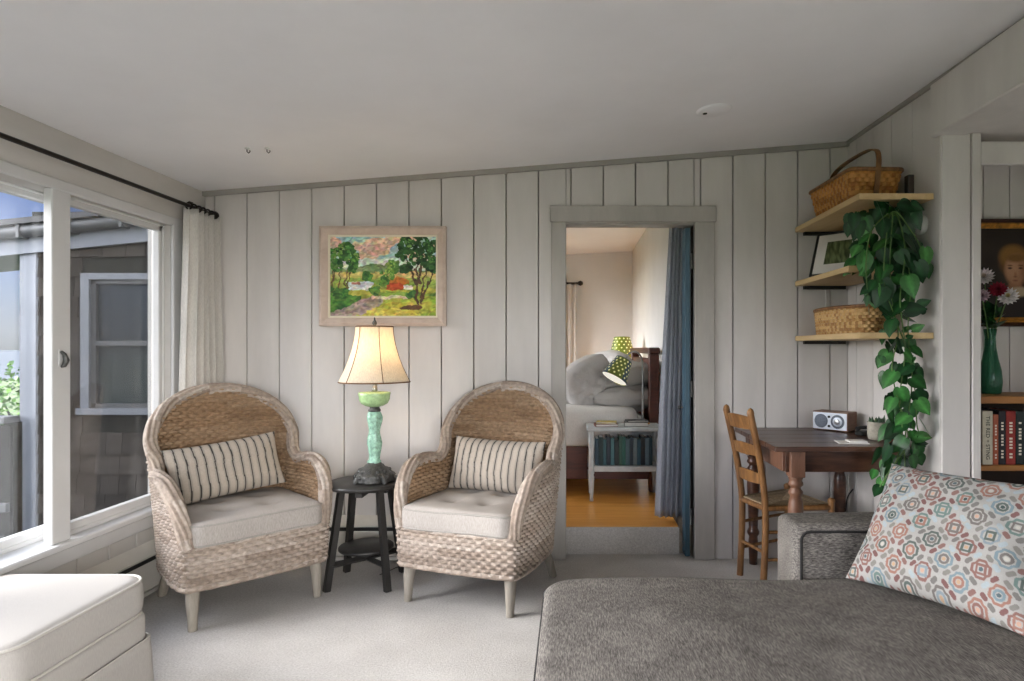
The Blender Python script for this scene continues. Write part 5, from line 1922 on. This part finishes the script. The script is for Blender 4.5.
for k, c in enumerate(cs):
    t = (.026, .031, .024, .029, .027, .033, .022, .025, .03, .024, .028, .026, .031, .029, .024, .026)[k]
    h = (.20, .21, .195, .215, .205, .19, .22, .215, .2, .21, .205, .195, .215, .205, .21, .2)[k]
    if x + t > NX + .222: break
    c = shade(c, .8)
    book((x + t / 2, NY - .13, FZ + .263), t, h, .15, c, '%s upright book on the nightstand shelf, %s from the left' % (nm[k], od[k]), 'books on the nightstand shelf')
    x += t + .0015


def lying(loc, w_, d_, t, col, label, rz):
    mt = plain('lying_book_cover', col, .6, var=.06)
    r = empty('lying_book', loc, rz, label, 'book', 'books lying on the nightstand')
    MB().box(-w_ / 2, w_ / 2, -d_ / 2, d_ / 2, 0, .003).box(-w_ / 2, w_ / 2, -d_ / 2, d_ / 2, t - .003, t).box(-w_ / 2, -w_ / 2 + .003, -d_ / 2, d_ / 2, 0, t).build('cover', mt, r)
    MB().box(-w_ / 2 + .003, w_ / 2 - .004, -d_ / 2 + .004, d_ / 2 - .004, .003, t - .003).build('pages', 'paper', r)
NZ = FZ + .553
lying((NX - .15, NY - .08, NZ), .17, .12, .02, '6A3A30', 'red-brown book at the bottom of the left pile on the nightstand', .1)
lying((NX - .145, NY - .08, NZ + .021), .15, .11, .014, 'B9A55A', 'yellowish book on top of the left pile on the nightstand', -.15)
lying((NX + .08, NY - .07, NZ), .18, .13, .032, '77766E', 'thick grey book lying under the spotted lampshade', -.05)
lying((NX + .085, NY - .07, NZ + .033), .16, .11, .012, '3B3A38', 'thin dark book on top of the thick grey book', .12)

# gooseneck lamp with a spotted shade
LB = Vector((NX + .145, NY + .05, NZ))


def dotted_shade(root, A, D, r0, r1, length, lit, dots_strength):
    """truncated cone along D from A (narrow end) with many small openings"""
    q = D.to_track_quat('Z', 'Y').to_matrix().to_4x4()
    xf = Matrix.Translation(A) @ q
    n, rows = 200, 90
    t = np.linspace(0, 1, rows)
    a = np.linspace(0, 2 * PI, n, endpoint=False)
    AA, TT = np.meshgrid(a, t, indexing='ij')
    R = r0 + (r1 - r0) * TT
    P = np.stack([R * np.cos(AA), R * np.sin(AA), TT * length], -1)
    P = P @ np.array(xf.to_3x3()).T + np.array(xf.translation)
    sec = np.floor(AA / (2 * PI) * 5).astype(int)
    pal = np.array([lin(c) for c in (('5C6A1E', '2E4A5A', '1E3038', '6B7A22', '24404E') if not lit else ('A39A2E', '8C9A34', '6B7A3A', 'A8A03A', '7E8A2C'))])
    C = pal[sec % 5]
    mask = np.zeros_like(AA)
    for i in range(6):
        tt = .1 + .15 * i
        rr = r0 + (r1 - r0) * tt
        for k in range(13):
            an = 2 * PI * (k + .5 * (i % 2)) / 13
            da = (AA - an + PI) % (2 * PI) - PI
            d2 = (da * rr) ** 2 + ((TT - tt) * length) ** 2
            mask = np.maximum(mask, np.clip((.0085 - np.sqrt(d2)) / .003, 0, 1))
    P = P[::1]
    sm_ = NT('mosaic_lampshade').set(.35, 0, .5)
    va = sm_.n('ShaderNodeVertexColor', layer_name='Col')
    sm_.l(va.outputs[0], sm_.b.inputs['Base Color'])
    vm = sm_.n('ShaderNodeAttribute', attribute_name='Lit')
    mu = sm_.n('ShaderNodeMath', operation='MULTIPLY')
    mu.inputs[1].default_value = dots_strength
    sm_.l(vm.outputs['Fac'], mu.inputs[0])
    sm_.b.inputs['Emission Color'].default_value = L4('E8E2A0')
    sm_.l(mu.outputs[0], sm_.b.inputs['Emission Strength'])
    o = grid_obj('lamp_shade', P, sm_.m, root, cols=C, close_u=True, solid=.002)
    at_ = o.data.attributes.new('Lit', 'FLOAT', 'POINT')
    at_.data.foreach_set('value', mask.astype(np.float32).ravel())
    return o


r = empty('gooseneck_lamp', LB, 0, 'nickel gooseneck lamp with a tilted spotted shade on the nightstand', 'lamp')
MB().lathe([(0, 0), (.055, 0), (.058, .006), (.05, .014), (.015, .02), (0, .02)], 28).build('lamp_base', 'gold', r)
arm = [(0, 0, .015), (0, 0, .2), (0, 0, .42), (-.012, -.01, .52), (-.06, -.03, .565), (-.11, -.045, .55), (-.15, -.055, .50)]
MB().tube(catmull(arm, 10), .007, 10).build('lamp_arm', 'nickel', r)
tipA = Vector(arm[-1])
Dd = Vector((-.42, -.22, -.75)).normalized()
sh = dotted_shade(r, tipA, Dd, .065, .105, .17, False, 1.0)
q = Dd.to_track_quat('Z', 'Y').to_matrix().to_4x4()
MB().lathe([(.064, 0), (.066, -.004), (.02, -.012), (0, -.012)], 28, xf=Matrix.Translation(tipA) @ q).build('shade_cap', 'nickel', r)
MB().lathe([(0, .165), (.101, .1665)], 40, xf=Matrix.Translation(tipA) @ q).build('diffuser', emit('lamp_diffuser', 'FFF8EA', 1.1), r)
# second lamp, lit, on the far side of the bed
r = empty('bedside_table', (.45, 6.95, FZ), 0, 'small bedside table hidden beyond the bed', 'nightstand')
MB().box(-.2, .2, -.18, .18, .60, .63, b=.005).build('top_board', 'stand', r)
for lx in (-.17, .17):
    for ly in (-.15, .15):
        MB().tube([(lx, ly, 0), (lx, ly, .6)], .018, 10).build('leg', 'stand', r)
B2 = Vector((.545, 6.9, FZ + .631))
r = empty('gooseneck_lamp', B2, 0, 'lit yellow-green spotted lamp behind the bed pillows', 'lamp')
MB().lathe([(0, 0), (.06, 0), (.055, .012), (.012, .02), (0, .02)], 24).build('lamp_base', 'gold', r)
c2 = at(622, 337, 6.9) - B2
MB().tube([(0, 0, .015), (c2.x, 0, c2.z)], .008, 10).build('lamp_arm', 'nickel', r)
dotted_shade(r, Vector((c2.x, 0, c2.z)), Vector((.0, -.05, -1)).normalized(), .085, .14, .22, True, 2.2)
for loc, en in ((B2 + Vector((c2.x, -.01, c2.z - .12)), 5), (LB + tipA + Dd * .12, 2.2)):
    pl = bpy.data.lights.new('bedside_light', 'POINT')
    pl.energy, pl.color, pl.shadow_soft_size = en, lin('FFDFA0'), .03
    po = bpy.data.objects.new('bedside_light', pl)
    po.location = loc
    COL.objects.link(po)

# ------------------------------------------------------------------ outdoors
WY = 4.62
xL_, xR_ = -3.95, -2.31
zt = lambda x: 2.06 + .10 * (x + 3.2)            # underside of the sloping fascia
r = empty('house_wing', (-3.2, WY, 0), 0, 'grey shingled wing of the house outside the window', 'house')
wx, wy = -3.2, WY
wz0, wz1, wxa = .885, 1.81, -3.46                  # the wing's window
m = MB()
rs = random.Random(3)
def shingle_row(z, x0, x1):
    x = x0 - rs.uniform(0, .1)
    h = .142
    while x < x1:
        w_ = rs.uniform(.09, .19)
        a, b = max(x, x0), min(x + w_, x1)
        x += w_
        if b - a < .02: continue
        c = shade('393633', rs.uniform(.72, 1.15))
        m.col = c
        dz = rs.uniform(-.004, .004)
        m.hexa([(a + .0015 - wx, -.022, z + dz), (b - .0015 - wx, -.022, z + dz), (b - .0015 - wx, 0, z + dz), (a + .0015 - wx, 0, z + dz),
                (a + .0015 - wx, -.008, z + h + .012), (b - .0015 - wx, -.008, z + h + .012), (b - .0015 - wx, 0, z + h + .012), (a + .0015 - wx, 0, z + h + .012)])
z = -.3
while z < 2.25:
    if z + .15 < wz0 - .06 or z > wz1 + .04:
        shingle_row(z, xL_ + .1, xR_)
    else:
        shingle_row(z, xL_ + .1, wxa - .06)
    z += .142
m.build('shingles', 'shingle', r, colors=True)
MB().box(xL_ + .06 - wx, wxa - .02 - wx, 0, .1, -.4, 2.3).box(wxa - .02 - wx, xR_ - wx, 0, .1, -.4, wz0 - .03).box(wxa - .02 - wx, xR_ - wx, 0, .1, wz1 + .02, 2.3).box(xL_ + .06 - wx, xL_ + .1 - wx, 0, .5, -.4, 2.1).build('sheathing', 'deckrail', r)
MB().box(xL_ - wx, xL_ + .115 - wx, -.035, .09, -.4, zt(xL_) + .02).build('corner_board', 'exttrim', r)
def sloped(x0, x1, y0, y1, za, zb_):
    return [(x0 - wx, y0, zt(x0) + za), (x1 - wx, y0, zt(x1) + za), (x1 - wx, y1, zt(x1) + za), (x0 - wx, y1, zt(x0) + za), (x0 - wx, y0, zt(x0) + zb_), (x1 - wx, y0, zt(x1) + zb_), (x1 - wx, y1, zt(x1) + zb_), (x0 - wx, y1, zt(x0) + zb_)]
MB().hexa(sloped(-5.0, xR_, -.06, -.035, 0, .155)).hexa(sloped(-5.0, xL_, -.035, .5, 0, .03)).build('fascia', 'exttrim', r)
g = MB()
g.tube([(x - wx, -.10, zt(x) + .15) for x in (-5.0, xR_)], .045, 12)
for x in np.arange(-4.6, xR_, .36):
    g.hexa([(x - wx, -.15, zt(x) + .10), (x + .02 - wx, -.15, zt(x) + .10), (x + .02 - wx, -.05, zt(x) + .10), (x - wx, -.05, zt(x) + .10), (x - wx, -.15, zt(x) + .2), (x + .02 - wx, -.15, zt(x) + .2), (x + .02 - wx, -.05, zt(x) + .2), (x - wx, -.05, zt(x) + .2)])
g.build('gutter', 'gutter', r)
MB().hexa(sloped(-5.05, xR_, -.16, .55, .19, .23)).build('roof', 'roof', r)
wn = MB().box(wxa - .06 - wx, xR_ - wx, -.03, 0, wz1, wz1 + .045).box(wxa - .06 - wx, wxa - wx, -.03, 0, wz0, wz1).box(wxa - .08 - wx, xR_ - wx, -.05, 0, wz0 - .045, wz0)
wn = wn.build('window', 'exttrim', r)
MB().box(wxa - wx, wxa + .035 - wx, -.01, .02, wz0, wz1).box(wxa - wx, xR_ - wx, -.01, .02, wz1 - .03, wz1).box(wxa - wx, xR_ - wx, -.01, .02, wz0, wz0 + .03).box(wxa - wx, xR_ - wx, -.012, .02, 1.335, 1.37).build('sash', 'gutter', wn)
MB().box(wxa - wx, xR_ - wx, .02, .03, wz0, wz1).build('pane', 'darkpane', wn)

r = empty('deck_railing', (-5.2, 4.5, -.3), 0, 'dark weathered deck railing with solid boards beyond the window', 'railing')
m = MB()
for k in range(16):
    m.box(-1.3 + k * .16, -1.3 + k * .16 + .152, 0, .03, .3, 1.07, b=.004)
m.build('boards', 'deckrail', r)
MB().box(-1.35, 1.26, -.06, .08, 1.09, 1.135, b=.006).build('top_rail', 'gutter', r)
MB().box(-1.35, 1.26, -.04, .0, .47, .53, b=.006).build('lower_rail', 'gutter', r)
for px in (-1.2, 0, 1.18):
    MB().box(px, px + .09, .03, .12, 0, 1.09, b=.006).build('post', 'deckrail', r)
struct(MB().box(-12, XL - .13, -4, 6.5, -.42, -.30).build('floor_deck', 'deckrail'))
struct(MB().add([(-400, -300, -.9), (30, -300, -.9), (30, 60, -1.6), (-400, 60, -1.6)], [(0, 1, 2, 3)]).build('ground', 'earth'))
o = MB().add([(-4000, 30, -9), (3000, 30, -9), (3000, 4500, -9), (-4000, 4500, -9)], [(0, 1, 2, 3)]).build('sea_water', 'sea')
tag(o, kind='structure')


def shrub(loc, rad, h, label, seed, n=900):
    g = random.Random(seed)
    r = empty('shrub', loc, 0, label, 'shrub', 'shrubs beyond the deck railing')
    m = MB()
    for _ in range(n):
        a, b = g.uniform(0, 2 * PI), math.acos(g.uniform(-.2, 1))
        k = g.uniform(.72, 1.0)
        p = Vector((rad * k * math.sin(b) * math.cos(a), rad * k * math.sin(b) * math.sin(a), h * (.35 + .65 * k * math.cos(b))))
        d_ = Vector((g.uniform(-1, 1), g.uniform(-1, 1), g.uniform(-.2, 1))).normalized()
        s_ = d_.cross(Vector((g.uniform(-1, 1), g.uniform(-1, 1), g.uniform(-1, 1)))).normalized()
        L_ = g.uniform(.05, .11)
        m.col = shade(g.choice(['37591F', '466E26', '2C4F1D', '567F2E']), g.uniform(.8, 1.2))
        m.add([p, p + d_ * L_ * .5 + s_ * L_ * .3, p + d_ * L_, p + d_ * L_ * .5 - s_ * L_ * .3], [(0, 1, 2, 3)])
    m.build('foliage', 'bush', r, colors=True)
    w_ = MB()
    for _ in range(8):
        a = g.uniform(0, 6.28)
        w_.tube([(0, 0, 0), (rad * .3 * math.cos(a), rad * .3 * math.sin(a), h * .5), (rad * .6 * math.cos(a), rad * .6 * math.sin(a), h * .8)], [.03, .02, .008], 6)
    w_.build('branches', 'deckrail', r)


shrub((-7.35, 8.3, -1.0), .95, 2.0, 'bright green shrub beyond the deck railing, next to the corner board', 1)
shrub((-8.9, 8.6, -1.0), 1.1, 1.85, 'bright green shrub beyond the deck railing, at the left edge of the view', 2)
shrub((-8.2, 9.8, -1.05), 1.1, 2.25, 'taller green shrub standing behind the two in front', 3)
